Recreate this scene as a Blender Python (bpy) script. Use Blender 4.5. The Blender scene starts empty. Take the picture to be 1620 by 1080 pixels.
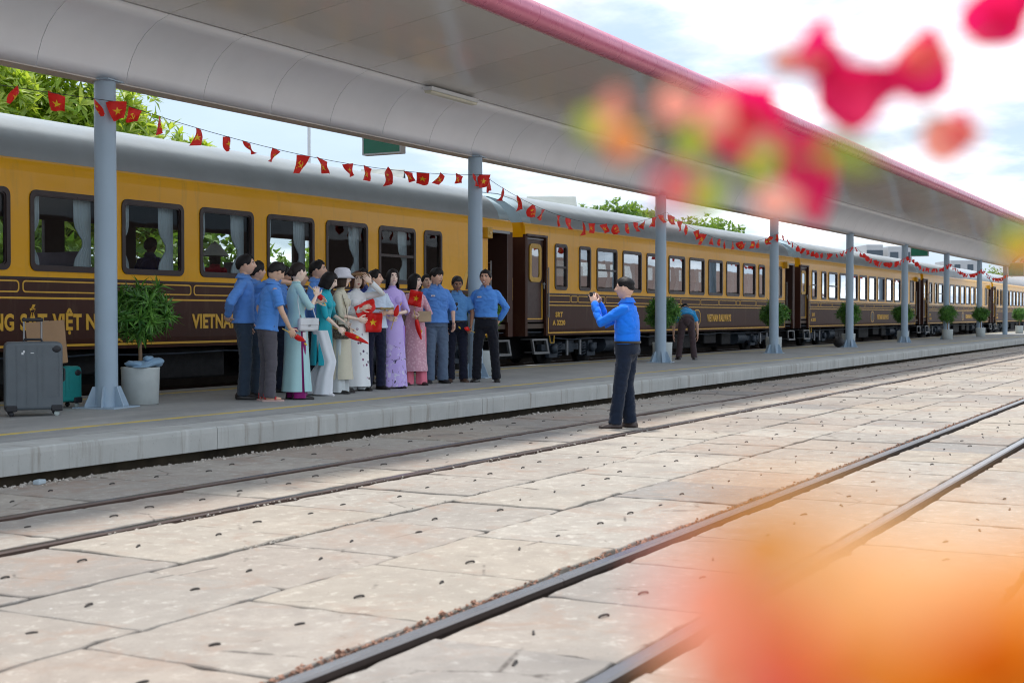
import bpy, math, random
from math import sin, cos, pi, radians, sqrt, atan2, exp
from mathutils import Vector, Matrix, noise

random.seed(7)
SC = bpy.context.scene
COL = SC.collection

# ------------------------------------------------------------------ camera
CAM_Z = 1.313
YAW = radians(28.35)            # angle between the view axis and the tracks
FPX = 2150.0                    # focal length in photo pixels (1620 wide)
PITCH = math.atan(42.0 / FPX)
cd = bpy.data.cameras.new('camera')
cam = bpy.data.objects.new('camera', cd)
COL.objects.link(cam)
cam.location = (0, 0, CAM_Z)
cam.rotation_euler = (pi / 2 - PITCH, 0, YAW - pi / 2)
cd.sensor_width = 36.0
cd.lens = FPX / 1620 * 36
cd.clip_start = 0.02
cd.clip_end = 3000
cd.dof.use_dof = True
cd.dof.focus_distance = 18.5
cd.dof.aperture_fstop = 3.6
SC.camera = cam

# ------------------------------------------------------------------ sky, sun, exposure
SUN_DIR = Vector((0.16, 0.25, 0.955)).normalized()      # towards the sun
SUN_EL = math.asin(SUN_DIR.z)
world = bpy.data.worlds.new('World')
SC.world = world
world.use_nodes = True
wn = world.node_tree.nodes
wl = world.node_tree.links
wn.clear()
w_out = wn.new('ShaderNodeOutputWorld')
w_bg = wn.new('ShaderNodeBackground')
w_bg.inputs['Strength'].default_value = 0.1
sky = wn.new('ShaderNodeTexSky')
sky.sky_type = 'NISHITA'
sky.sun_disc = False
sky.sun_elevation = SUN_EL
sky.sun_rotation = atan2(SUN_DIR.x, SUN_DIR.y)
sky.air_density = 1.0
sky.dust_density = 1.4
sky.ozone_density = 1.3
tc = wn.new('ShaderNodeTexCoord')
sep = wn.new('ShaderNodeSeparateXYZ')
wl.new(tc.outputs['Generated'], sep.inputs[0])
def wmath(op, a, b=None, clamp=False):
    n = wn.new('ShaderNodeMath'); n.operation = op; n.use_clamp = clamp
    for i, v in enumerate((a, b)):
        if v is None: continue
        if isinstance(v, (int, float)): n.inputs[i].default_value = v
        else: wl.new(v, n.inputs[i])
    return n.outputs[0]
zz = wmath('ADD', wmath('MAXIMUM', sep.outputs['Z'], 0.0), 0.16)
cx = wmath('DIVIDE', sep.outputs['X'], zz)
cy = wmath('DIVIDE', sep.outputs['Y'], zz)
comb = wn.new('ShaderNodeCombineXYZ')
wl.new(cx, comb.inputs[0]); wl.new(cy, comb.inputs[1])
def wnoise(scale, detail, rough, off):
    mp = wn.new('ShaderNodeMapping'); mp.inputs['Location'].default_value = off
    wl.new(comb.outputs[0], mp.inputs[0])
    n = wn.new('ShaderNodeTexNoise'); n.inputs['Scale'].default_value = scale
    n.inputs['Detail'].default_value = detail; n.inputs['Roughness'].default_value = rough
    wl.new(mp.outputs[0], n.inputs['Vector'])
    return n.outputs['Fac']
def wramp(fac, stops):
    r = wn.new('ShaderNodeValToRGB')
    el = r.color_ramp.elements
    while len(el) < len(stops): el.new(0.5)
    for e, (p, c) in zip(el, stops): e.position = p; e.color = (*c, 1)
    wl.new(fac, r.inputs[0])
    return r.outputs['Color']
n1 = wnoise(0.95, 9, 0.58, (3.1, 1.7, 0))
n2 = wnoise(2.2, 6, 0.55, (9.0, 4.0, 0))
cover = wramp(n1, [(0.45, (0.04, 0.04, 0.04)), (0.60, (1, 1, 1))])
tone = wramp(n2, [(0.36, (2.8, 3.1, 3.5)), (0.70, (9.4, 9.5, 9.6))])
skymix = wn.new('ShaderNodeMix'); skymix.data_type = 'RGBA'
sk_g = wn.new('ShaderNodeMix'); sk_g.data_type = 'RGBA'; sk_g.inputs[0].default_value = 0.85
wl.new(sky.outputs[0], sk_g.inputs[6]); sk_g.inputs[7].default_value = (2.35, 2.95, 3.7, 1)   # thin high veil
wl.new(cover, skymix.inputs[0]); wl.new(sk_g.outputs[2], skymix.inputs[6]); wl.new(tone, skymix.inputs[7])
wl.new(skymix.outputs[2], w_bg.inputs['Color'])
wl.new(w_bg.outputs[0], w_out.inputs[0])

sd = bpy.data.lights.new('sun', 'SUN')
sd.energy = 1.5
sd.angle = radians(5.0)
sd.color = (1.0, 0.955, 0.89)
sun = bpy.data.objects.new('sun', sd)
COL.objects.link(sun)
sun.rotation_euler = SUN_DIR.to_track_quat('Z', 'Y').to_euler()

SC.view_settings.view_transform = 'Standard'
SC.view_settings.look = 'None'
SC.view_settings.exposure = 1.42
SC.view_settings.gamma = 1.0
SC.view_settings.use_curve_mapping = False
SC.render.engine = 'CYCLES'
SC.cycles.use_denoising = True
SC.cycles.filter_width = 1.1
SC.cycles.max_bounces = 8
SC.cycles.transparent_max_bounces = 16
SC.cycles.sample_clamp_indirect = 6.0

# ------------------------------------------------------------------ helpers
R_AX = Vector((sin(YAW), -cos(YAW), 0))
F_AX = Vector((cos(YAW), sin(YAW), 0))
def ray(px, py):
    """direction (unit depth) through a photo pixel"""
    x = (px - 810) / FPX; y = (540 - py) / FPX
    f = F_AX * cos(PITCH) + Vector((0, 0, -sin(PITCH)))
    u = F_AX * sin(PITCH) + Vector((0, 0, cos(PITCH)))
    return f + R_AX * x + u * y
def at(px, py, d): return Vector((0, 0, CAM_Z)) + ray(px, py) * d
def at_z(px, py, z):
    r = ray(px, py); return at(px, py, (z - CAM_Z) / r.z)
def at_y(px, py, Y):
    r = ray(px, py); return at(px, py, Y / r.y)
def pix(p):
    v = Vector(p) - Vector((0, 0, CAM_Z))
    f = F_AX * cos(PITCH) + Vector((0, 0, -sin(PITCH)))
    u = F_AX * sin(PITCH) + Vector((0, 0, cos(PITCH)))
    d = v.dot(f)
    if d < 0.05: return (-1e6, -1e6, d)
    return (810 + FPX * v.dot(R_AX) / d, 540 - FPX * v.dot(u) / d, d)

class MB:
    """collects shapes; build() links them as ONE mesh object"""
    def __init__(s): s.v = []; s.f = []; s.m = []; s.sm = []
    def add(s, vs, fs, mi=0, smooth=False):
        o = len(s.v); s.v.extend([tuple(p) for p in vs])
        for f in fs: s.f.append(tuple(i + o for i in f)); s.m.append(mi); s.sm.append(smooth)
        return s
    def box(s, x0, x1, y0, y1, z0, z1, mi=0, M=None):
        vs = [Vector(p) for p in ((x0,y0,z0),(x1,y0,z0),(x1,y1,z0),(x0,y1,z0),(x0,y0,z1),(x1,y0,z1),(x1,y1,z1),(x0,y1,z1))]
        if M is not None: vs = [M @ p for p in vs]
        return s.add(vs, [(0,3,2,1),(4,5,6,7),(0,1,5,4),(1,2,6,5),(2,3,7,6),(3,0,4,7)], mi)
    def loft(s, rings, mi=0, smooth=True, caps=True, closed=True):
        n = len(rings[0]); vs = [p for r in rings for p in r]; fs = []
        for j in range(len(rings) - 1):
            for i in range(n if closed else n - 1):
                a = j*n+i; b = j*n+(i+1) % n
                fs.append((a, b, b+n, a+n))
        s.add(vs, fs, mi, smooth)
        if caps and closed:
            s.add(rings[0], [tuple(range(n))[::-1]], mi, False)
            s.add(rings[-1], [tuple(range(n))], mi, False)
        return s
    def tube(s, pts, rad, n=8, mi=0, caps=True, round_ends=False, sq=1.0):
        pts = [Vector(p) for p in pts]
        if isinstance(rad, (int, float)): rad = [rad]*len(pts)
        rad = list(rad)
        if round_ends:
            d0 = (pts[0]-pts[1]).normalized(); d1 = (pts[-1]-pts[-2]).normalized()
            r0, r1 = rad[0], rad[-1]
            pts = [pts[0]+d0*r0*.98, pts[0]+d0*r0*.7] + pts + [pts[-1]+d1*r1*.7, pts[-1]+d1*r1*.98]
            rad = [r0*.15, r0*.7] + rad + [r1*.7, r1*.15]
        rings = []; up = None
        for i, p in enumerate(pts):
            t = (pts[min(i+1, len(pts)-1)] - pts[max(i-1, 0)]).normalized()
            if up is None:
                up = Vector((0,0,1)) if abs(t.z) < .9 else Vector((0,1,0))
            a = t.cross(up)
            if a.length < 1e-5: a = t.orthogonal()
            a.normalize(); b = a.cross(t).normalized(); up = b
            rings.append([p + a*cos(2*pi*k/n)*rad[i] + b*sin(2*pi*k/n)*rad[i]*sq for k in range(n)])
        return s.loft(rings, mi, True, caps)
    def ell(s, c, r, n=16, m=10, mi=0, M=None):
        c = Vector(c); vs = []; fs = []
        for j in range(m+1):
            e = -pi/2 + pi*j/m
            for i in range(n):
                a = 2*pi*i/n
                p = Vector((r[0]*cos(e)*cos(a), r[1]*cos(e)*sin(a), r[2]*sin(e)))
                if M is not None: p = M @ p
                vs.append(c+p)
        for j in range(m):
            for i in range(n):
                fs.append((j*n+i, j*n+(i+1) % n, (j+1)*n+(i+1) % n, (j+1)*n+i))
        return s.add(vs, fs, mi, True)
    def lathe(s, prof, c=(0,0,0), n=24, mi=0, smooth=True):
        c = Vector(c)
        rings = [[c + Vector((r*cos(2*pi*k/n), r*sin(2*pi*k/n), z)) for k in range(n)] for r, z in prof]
        return s.loft(rings, mi, smooth, True)
    def prism(s, pts, y0, y1, mi=0):
        """outline in x,z extruded along y"""
        n = len(pts)
        vs = [(x, y0, z) for x, z in pts] + [(x, y1, z) for x, z in pts]
        fs = [tuple(range(n)), tuple(range(2*n-1, n-1, -1))]
        for i in range(n): j = (i+1) % n; fs.append((i, i+n, j+n, j))
        return s.add(vs, fs, mi)
    def ring(s, outer, inner, y0, y1, mi=0):
        n = len(outer)
        vs = [(x, y0, z) for x, z in outer] + [(x, y0, z) for x, z in inner] + [(x, y1, z) for x, z in outer] + [(x, y1, z) for x, z in inner]
        fs = []
        for i in range(n):
            j = (i+1) % n
            fs += [(i, j, n+j, n+i), (i, 2*n+i, 2*n+j, j), (n+i, n+j, 3*n+j, 3*n+i), (2*n+i, 3*n+i, 3*n+j, 2*n+j)]
        return s.add(vs, fs, mi)
    def extr(s, prof, x0, x1, mi=0, smooth=False):
        """closed outline in y,z extruded along x"""
        n = len(prof)
        vs = [(x0, y, z) for y, z in prof] + [(x1, y, z) for y, z in prof]
        fs = [tuple(range(n))[::-1], tuple(range(n, 2*n))]
        s.add(vs, [(i, (i+1) % n, n+(i+1) % n, n+i) for i in range(n)], mi, smooth)
        return s.add(vs, fs, mi, False)
    def xf(s, M): s.v = [tuple(M @ Vector(p)) for p in s.v]; return s
    def merge(s, o):
        k = len(s.v); s.v += o.v; s.f += [tuple(i+k for i in f) for f in o.f]; s.m += o.m; s.sm += o.sm; return s
    def mesh(s, name, mats):
        me = bpy.data.meshes.new(name)
        me.from_pydata(s.v, [], s.f)
        if not isinstance(mats, (list, tuple)): mats = [mats]
        for m in mats: me.materials.append(m)
        me.polygons.foreach_set('material_index', s.m)
        me.polygons.foreach_set('use_smooth', s.sm)
        me.update()
        return me
    def build(s, name, mats, parent=None, **k): return obj(name, s.mesh(name, mats), parent, **k)

def obj(name, me, parent=None, loc=None, rot=None, scale=None, label=None, cat=None, group=None, kind=None):
    o = bpy.data.objects.new(name, me)
    COL.objects.link(o)
    if parent is not None: o.parent = parent
    if loc is not None: o.location = loc
    if rot is not None: o.rotation_euler = rot
    if scale is not None: o.scale = scale
    return tag(o, label, cat, group, kind)
def tag(o, label=None, cat=None, group=None, kind=None):
    for k, v in (('label', label), ('category', cat), ('group', group), ('kind', kind)):
        if v: o[k] = v
    return o
def thing(name, loc, rz=0, **k): return obj(name, None, None, loc, (0, 0, rz), **k)
def copy_tree(o, parent=None):
    c = o.copy(); COL.objects.link(c)
    if parent is not None: c.parent = parent
    for ch in list(o.children): copy_tree(ch, c)
    return c
def bevel(o, w=.008, seg=2, ang=40):
    b = o.modifiers.new('bevel', 'BEVEL'); b.width = w; b.segments = seg; b.limit_method = 'ANGLE'; b.angle_limit = radians(ang)
    return o
def rrect(x0, x1, z0, z1, r, n=5):
    pts = []
    for cx_, cz_, a0 in ((x1-r, z0+r, -pi/2), (x1-r, z1-r, 0), (x0+r, z1-r, pi/2), (x0+r, z0+r, pi)):
        for k in range(n): a = a0 + pi/2*k/(n-1); pts.append((cx_+r*cos(a), cz_+r*sin(a)))
    return pts
def frameM(o, x, y, z):
    return Matrix(((x[0],y[0],z[0],o[0]),(x[1],y[1],z[1],o[1]),(x[2],y[2],z[2],o[2]),(0,0,0,1)))

# ------------------------------------------------------------------ materials
def lin(c): return (*c, 1)
class NT:
    def __init__(s, name):
        s.mat = bpy.data.materials.new(name); s.mat.use_nodes = True
        s.n = s.mat.node_tree.nodes; s.l = s.mat.node_tree.links
        s.b = s.n['Principled BSDF']; s.out = s.n['Material Output']
        s.tc = s.n.new('ShaderNodeTexCoord')
    def setv(s, i, v):
        if hasattr(v, 'is_linked') or hasattr(v, 'links'): s.l.new(v, i)
        else: i.default_value = v
    def vec(s, coord='Object', scale=(1,1,1), loc=(0,0,0), rot=(0,0,0)):
        if coord == 'World':
            g = s.n.new('ShaderNodeNewGeometry'); o = g.outputs['Position']
        else: o = s.tc.outputs[coord]
        mp = s.n.new('ShaderNodeMapping'); mp.inputs['Scale'].default_value = scale
        mp.inputs['Location'].default_value = loc; mp.inputs['Rotation'].default_value = rot
        s.l.new(o, mp.inputs[0]); return mp.outputs[0]
    def noise(s, v, scale=5, detail=4, rough=.55, dist=0, col=False):
        n = s.n.new('ShaderNodeTexNoise'); s.l.new(v, n.inputs['Vector'])
        n.inputs['Scale'].default_value = scale; n.inputs['Detail'].default_value = detail
        n.inputs['Roughness'].default_value = rough; n.inputs['Distortion'].default_value = dist
        return n.outputs['Color' if col else 'Fac']
    def voro(s, v, scale=5, feature='F1', out='Distance', rnd=1.0):
        n = s.n.new('ShaderNodeTexVoronoi'); n.feature = feature; s.l.new(v, n.inputs['Vector'])
        n.inputs['Scale'].default_value = scale; n.inputs['Randomness'].default_value = rnd
        return n.outputs[out]
    def wave(s, v, scale=5, dist=2, detail=2):
        n = s.n.new('ShaderNodeTexWave'); s.l.new(v, n.inputs['Vector'])
        n.inputs['Scale'].default_value = scale; n.inputs['Distortion'].default_value = dist; n.inputs['Detail'].default_value = detail
        return n.outputs['Fac']
    def ramp(s, f, *stops):
        r = s.n.new('ShaderNodeValToRGB'); el = r.color_ramp.elements
        while len(el) < len(stops): el.new(.5)
        for e, (p, c) in zip(el, stops):
            e.position = p; e.color = lin(c) if isinstance(c, tuple) else (c, c, c, 1)
        s.l.new(f, r.inputs[0]); return r.outputs['Color']
    def mix(s, f, a, b, mode='MIX'):
        m = s.n.new('ShaderNodeMix'); m.data_type = 'RGBA'; m.blend_type = mode
        s.setv(m.inputs[0], f)
        for i, c in ((6, a), (7, b)): s.setv(m.inputs[i], lin(c) if isinstance(c, tuple) and len(c) == 3 else c)
        return m.outputs[2]
    def math(s, op, a, b=0.0, clamp=False):
        m = s.n.new('ShaderNodeMath'); m.operation = op; m.use_clamp = clamp
        s.setv(m.inputs[0], a); s.setv(m.inputs[1], b); return m.outputs[0]
    def rnd(s):
        return s.n.new('ShaderNodeObjectInfo').outputs['Random']
    def bump(s, h, strength=.3, dist=.01):
        b = s.n.new('ShaderNodeBump'); b.inputs['Strength'].default_value = strength; b.inputs['Distance'].default_value = dist
        s.l.new(h, b.inputs['Height']); s.l.new(b.outputs[0], s.b.inputs['Normal']); return b
    def set(s, **k):
        names = dict(col='Base Color', rough='Roughness', metal='Metallic', spec='Specular IOR Level', coat='Coat Weight', sheen='Sheen Weight', sss='Subsurface Weight', trans='Transmission Weight', alpha='Alpha')
        for a, v in k.items():
            if isinstance(v, tuple) and len(v) == 3: v = lin(v)
            s.setv(s.b.inputs[names[a]], v)
        return s
def mul(c, k): return tuple(min(1, x*k) for x in c)
def M(name, col, rough=.6, metal=0.0, var=.14, scale=5, bump=0.0, bscale=60, spec=.5, coat=0.0, coord='Object', randvar=0.0, bdist=.004):
    t = NT(name); v = t.vec(coord)
    f = t.noise(v, scale, 5, .6)
    c = t.mix(t.ramp(f, (.3, 0.0), (.7, 1.0)), mul(col, 1-var), mul(col, 1+var))
    if randvar:
        r = t.rnd(); k = t.math('ADD', t.math('MULTIPLY', r, 2*randvar), 1-randvar)
        cc = t.n.new('ShaderNodeCombineColor')
        for i in range(3): t.l.new(k, cc.inputs[i])
        c = t.mix(1.0, c, cc.outputs[0], 'MULTIPLY')
    rr = t.ramp(t.noise(v, scale*3, 3), (.3, max(0, rough-.08)), (.7, min(1, rough+.08)))
    t.set(col=c, rough=rr, metal=metal, spec=spec, coat=coat)
    if bump: t.bump(t.noise(v, bscale, 4, .6), bump, bdist)
    return t.mat
def cloth(name, col, var=.10, rough=.85, wr=9, strength=.5, sheen=.15):
    t = NT(name); v = t.vec('Object')
    f = t.noise(v, 4, 4, .6)
    t.set(col=t.mix(f, mul(col, 1-var), mul(col, 1+var)), rough=rough, spec=.25, sheen=sheen)
    h = t.mix(.35, t.noise(t.vec('Object', (1, 1, .55)), wr, 5, .55, 1.2), t.noise(v, 420, 2))
    t.bump(h, strength, .012)
    return t.mat
def leafmat(name, c0, c1, rough=.45, trans=.35, tcol=None):
    t = NT(name); v = t.vec('World')
    f = t.noise(v, 3.2, 4, .6)
    g = t.n.new('ShaderNodeNewGeometry').outputs['Random Per Island']
    k = t.math('ADD', t.math('MULTIPLY', f, .55), t.math('MULTIPLY', g, .45))
    c = t.mix(t.ramp(k, (.25, 0.0), (.75, 1.0)), c0, c1)
    t.set(col=c, rough=rough, spec=.4)
    tr = t.n.new('ShaderNodeBsdfTranslucent')
    if tcol: tr.inputs[0].default_value = lin(tcol)
    else: t.l.new(t.mix(1.0, c, (1.0, 1.0, .45), 'MULTIPLY'), tr.inputs[0])
    ms = t.n.new('ShaderNodeMixShader'); ms.inputs[0].default_value = trans
    t.l.new(t.b.outputs[0], ms.inputs[1]); t.l.new(tr.outputs[0], ms.inputs[2]); t.l.new(ms.outputs[0], t.out.inputs[0])
    return t.mat
# ================================================================== GROUND
def mat_slab():
    t = NT('slab_concrete'); v = t.vec('World')
    big = t.noise(v, .5, 4, .6); mid = t.noise(v, 5.5, 8, .72); fine = t.noise(v, 60, 6, .75)
    c = t.mix(t.ramp(big, (.3, 0.0), (.7, 1.0)), (.335, .312, .285), (.43, .395, .355))
    c = t.mix(t.ramp(mid, (.40, .5), (.56, 0.0)), c, (.30, .275, .25))
    c = t.mix(t.ramp(t.noise(v, 11, 7, .75), (.56, 0.0), (.64, .55)), c, (.58, .555, .51))
    k = t.ramp(t.rnd(), (0, (.74, .75, .77)), (.25, (.98, .90, .84)), (.5, (.90, .88, .86)), (.75, (1.06, 1.04, 1.0)), (1, (1.0, .94, .86)))
    c = t.mix(1.0, c, k, 'MULTIPLY')
    c = t.mix(t.ramp(fine, (.58, 0.0), (.66, .45)), c, (.20, .175, .15))
    pits = t.voro(v, 30); c = t.mix(t.ramp(pits, (.05, .75), (.10, 0.0)), c, (.13, .115, .10))
    crk = t.voro(t.vec('World', (1, 1, 1), (3, 9, 0)), 1.1, 'DISTANCE_TO_EDGE'); wob = t.noise(v, 2.2, 5, .7)
    ck = t.math('MULTIPLY', t.ramp(crk, (.004, 1.0), (.012, 0.0)), t.ramp(wob, (.52, 0.0), (.60, .8)))
    c = t.mix(ck, c, (.10, .085, .075))
    st = t.noise(t.vec('World', (1, 1, 1), (7, 3, 0)), 1.7, 8, .75, .8)
    c = t.mix(t.ramp(st, (.52, 0.0), (.64, .7)), c, (.33, .245, .195))
    oil = t.voro(t.vec('World', (1, 1, 1), (1, 4, 0)), .9); c = t.mix(t.math('MULTIPLY', t.ramp(oil, (.10, .65), (.24, 0.0)), t.ramp(mid, (.42, 0.0), (.55, 1.0))), c, (.17, .155, .145))
    wht = t.voro(t.vec('World', (1, 1, 1), (8, 2, 0)), 16); c = t.mix(t.math('MULTIPLY', t.ramp(wht, (.12, .6), (.18, 0.0)), t.ramp(st, (.34, 1.0), (.38, 0.0))), c, (.74, .73, .71))
    t.set(col=c, rough=.92, spec=.2)
    t.bump(t.mix(.5, mid, fine), .7, .015)
    return t.mat
SLAB = mat_slab()
def mat_dirt():
    t = NT('track_dirt'); v = t.vec('World')
    f = t.noise(v, 14, 6, .7)
    c = t.mix(f, (.016, .012, .010), (.075, .055, .042))
    c = t.mix(t.ramp(t.noise(v, 60, 3), (.6, 0.0), (.75, .7)), c, (.36, .31, .26))
    t.set(col=c, rough=1.0, spec=.1); t.bump(f, .8, .03)
    return t.mat
DIRT = mat_dirt()
GRIT = M('grit_stone', (.44, .40, .35), .95, 0, .35, 9, .4, 40, spec=.2)
REDGRIT = M('rust_grit', (.30, .17, .12), .95, 0, .4, 9, .4, 40, spec=.2)
IRON = M('dark_iron', (.10, .088, .08), .62, .7, .35, 20, .4, 80)

g = MB()
g.add([(-300, -300, -.125), (900, -300, -.125), (900, 600, -.125), (-300, 600, -.125)], [(0, 1, 2, 3)])
ground = g.build('ground', DIRT, kind='structure')

def slab_mesh(seed, L, W):
    rn = random.Random(seed); n = 9; out = []
    def jit(): return rn.uniform(-.005, .005) - (rn.random() < .14)*rn.uniform(.0, .03)
    x0, x1, y0, y1 = -L/2, L/2, -W/2, W/2
    for i in range(n): out.append((x0+(x1-x0)*i/n + (0 if i else .01), y0 - jit()))
    for i in range(n): out.append((x1 + jit(), y0+(y1-y0)*i/n + (0 if i else .01)))
    for i in range(n): out.append((x1-(x1-x0)*i/n - (0 if i else .01), y1 + jit()))
    for i in range(n): out.append((x0 - jit(), y1-(y1-y0)*i/n - (0 if i else .01)))
    N = len(out); m = MB()
    def ringz(sc, z): return [(x*(1-sc/L*2), y*(1-sc/W*2), z+rn.uniform(-.0015, .0015)) for x, y in out]
    top = ringz(.0045, 0.0); mid = ringz(.0, -.006); bot = ringz(.0, -.118)
    m.add(top+mid+bot, [tuple(range(N))] + [(N+i, N+(i+1) % N, (i+1) % N, i) for i in range(N)] + [(2*N+i, 2*N+(i+1) % N, N+(i+1) % N, N+i) for i in range(N)])
    return m
STRIPS = [(7.13, 8.28), (6.13, 6.95), (4.957, 5.945), (4.048, 4.933), (3.085, 4.027), (2.09, 2.880), (.98, 1.925), (-.10, .95)]
LEN = [1.02, .97, 1.0, .985, 1.01, .96, 1.05, 1.0]
slabs = []
rs = random.Random(5)
for si, (y0, y1) in enumerate(STRIPS):
    x = -6 + rs.random(); k = 0
    while x < 112:
        L = LEN[si]
        p = pix((x+L/2, (y0+y1)/2, 0))
        vis = -120 < p[0] < 1740 and p[2] > 1
        slabs.append((p[2] if vis else 1e4 + abs(x), si, x, L, y0, y1)); x += L + rs.uniform(.006, .016)
slabs.sort()
var = {}
for si, (y0, y1) in enumerate(STRIPS):
    for q in range(6): var[(si, q)] = slab_mesh(si*10+q, LEN[si], y1-y0)
far_m = MB(); hook_far = MB()
def hook_mb(seed):
    rn = random.Random(seed); m = MB()
    w = .027 + rn.uniform(-.005, .005); h = .002+rn.random()*.006
    m.tube([(-w, 0, .002), (-w*.8, 0, h), (-w*.3, 0, h+.002), (w*.3, 0, h+.002), (w*.8, 0, h), (w, 0, .002)], .0055, 6)
    return m
HOOKS = [hook_mb(i) for i in range(5)]
slab_me = {k: m.mesh('slab', SLAB) for k, m in var.items()}
hook_me = [h.mesh('lifting_hook', IRON) for h in HOOKS]
n_part = 0
for d, si, x, L, y0, y1 in slabs:
    q = rs.randrange(6); c = Vector((x+L/2, (y0+y1)/2, rs.uniform(-.006, .004)))
    tilt = (rs.uniform(-.004, .004), rs.uniform(-.004, .004), pi*(rs.random() < .5))
    hk = [(rs.uniform(.17, .24)*sx*L/.8, rs.uniform(-.06, .06)+sy, rs.uniform(-.5, .5)) for sx, sy in ((-1, .05), (1, -.05))]
    if n_part < 290 and d < 1e4:
        o = obj('slab', slab_me[(si, q)], ground, c, tilt); n_part += 1
        for hx, hy, hr in hk: obj('lifting_hook', hook_me[rs.randrange(5)], o, (hx, hy, 0), (0, 0, hr))
    else:
        T = Matrix.Translation(c) @ Matrix.Rotation(tilt[2], 4, 'Z')
        m = MB().merge(var[(si, q)]); m.xf(T); far_m.merge(m)
        if d < 60:
            for hx, hy, hr in hk:
                m = MB().merge(HOOKS[rs.randrange(5)]); m.xf(T @ Matrix.Translation((hx, hy, 0)) @ Matrix.Rotation(hr, 4, 'Z')); hook_far.merge(m)
far_m.build('slab', SLAB, ground, kind='stuff')
hook_far.build('lifting_hook', IRON, ground, kind='stuff')

def stones(name, mat, n, fy, fx, size, seed):
    rn = random.Random(seed); m = MB()
    for _ in range(n):
        s = size*rn.uniform(.35, 1.3)*(1.6 if rn.random() < .06 else 1)
        c = Vector((fx(rn), fy(rn), rn.uniform(-.01, .006)))
        a = rn.random()*6; M3 = Matrix.Rotation(a, 3, 'Z') @ Matrix.Rotation(rn.random(), 3, 'X')
        vs = [M3 @ (Vector(v)*s*rn.uniform(.7, 1.2)) + c for v in ((1,0,0),(0,1,0),(-1,0,0),(0,-1,0),(.2,.1,.7),(-.1,.1,-.6))]
        m.add(vs, [(0,1,4),(1,2,4),(2,3,4),(3,0,4),(1,0,5),(2,1,5),(3,2,5),(0,3,5)])
    return m.build(name, mat, kind='stuff')
xnear = lambda rn: 6 + 38*rn.random()**1.8
tag(stones('rubble', GRIT, 2600, lambda r: 8.30 - abs(r.gauss(0, .085)), lambda r: 6+60*r.random()**1.7, .017, 1), 'loose pale rubble along the foot of the platform edge', 'rubble')
tag(stones('grit', GRIT, 900, lambda r: r.choice((4.94, 4.94, 6.0, 6.02, 5.97)) + r.gauss(0, .022), xnear, .010, 2), 'pale grit spilled along the slab joints and rails', 'grit')
tag(stones('rust_grit', REDGRIT, 1500, lambda r: 3.06 + r.gauss(0, .02), lambda r: 3.5+22*r.random()**1.5, .011, 3), 'reddish rusty grit along the nearest rail', 'grit')
# bits of litter
lt = MB(); lt.box(-.05, .05, -.03, .03, 0, .035, 0, Matrix.Rotation(.3, 4, 'Z'))
lp = at_z(16, 762, 0)
tag(bevel(lt.build('carton', M('litter_card', (.42, .5, .55), .6), loc=(lp.x, 8.22, .002))), 'small pale crushed carton lying under the platform edge', 'carton')

# ------------------------------------------------------------------ rails
def mat_rail(name, top, side):
    t = NT(name); geo = t.n.new('ShaderNodeNewGeometry')
    sx = t.n.new('ShaderNodeSeparateXYZ'); t.l.new(geo.outputs['Normal'], sx.inputs[0])
    v = t.vec('World', (.35, 1, 1)); f = t.noise(v, 18, 5, .65)
    up = t.ramp(sx.outputs['Z'], (.55, 0.0), (.85, 1.0))
    rust = t.mix(f, mul(side, .6), mul(side, 1.4))
    c = t.mix(up, rust, t.mix(f, mul(top, .8), mul(top, 1.15)))
    t.set(col=c, rough=t.mix(up, (.8,)*3, (.24,)*3), metal=t.mix(up, (.2,)*3, (.9,)*3))
    t.bump(f, .15, .004); return t.mat
RAIL_S = mat_rail('rail_shiny', (.52, .52, .53), (.06, .04, .032))
RAIL_D = mat_rail('rail_rusty', (.20, .165, .15), (.10, .06, .045))
def rail_prof(y, z): return [(y+a, z+b) for a, b in ((-.062,-.135),(.062,-.135),(.062,-.125),(.012,-.10),(.012,-.045),(.036,-.035),(.036,-.010),(.027,0),(-.027,0),(-.036,-.010),(-.036,-.035),(-.012,-.045),(-.012,-.10),(-.062,-.125))]
def track(ys, z, mat, label, x1=130):
    root = thing('railway_track', (20, sum(ys)/2, z), label=label, cat='railway track')
    for y in ys:
        m = MB(); xs = [-26 + 12*i for i in range(int((x1+6)/12)+1)]
        for a, b in zip(xs, xs[1:]): m.extr(rail_prof(y - sum(ys)/2, 0), a, b-.004)
        m.build('rail', mat, root)
    return root
track((2.98, 2.02), .014, RAIL_S, 'nearest track with two polished steel rails set between concrete slabs')
track((7.045, 6.03), .012, RAIL_D, 'track with brown rusty rails beside the platform where the photographer stands')
track((14.30, 15.30), .16, RAIL_D, 'track under the yellow and brown train')

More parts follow.
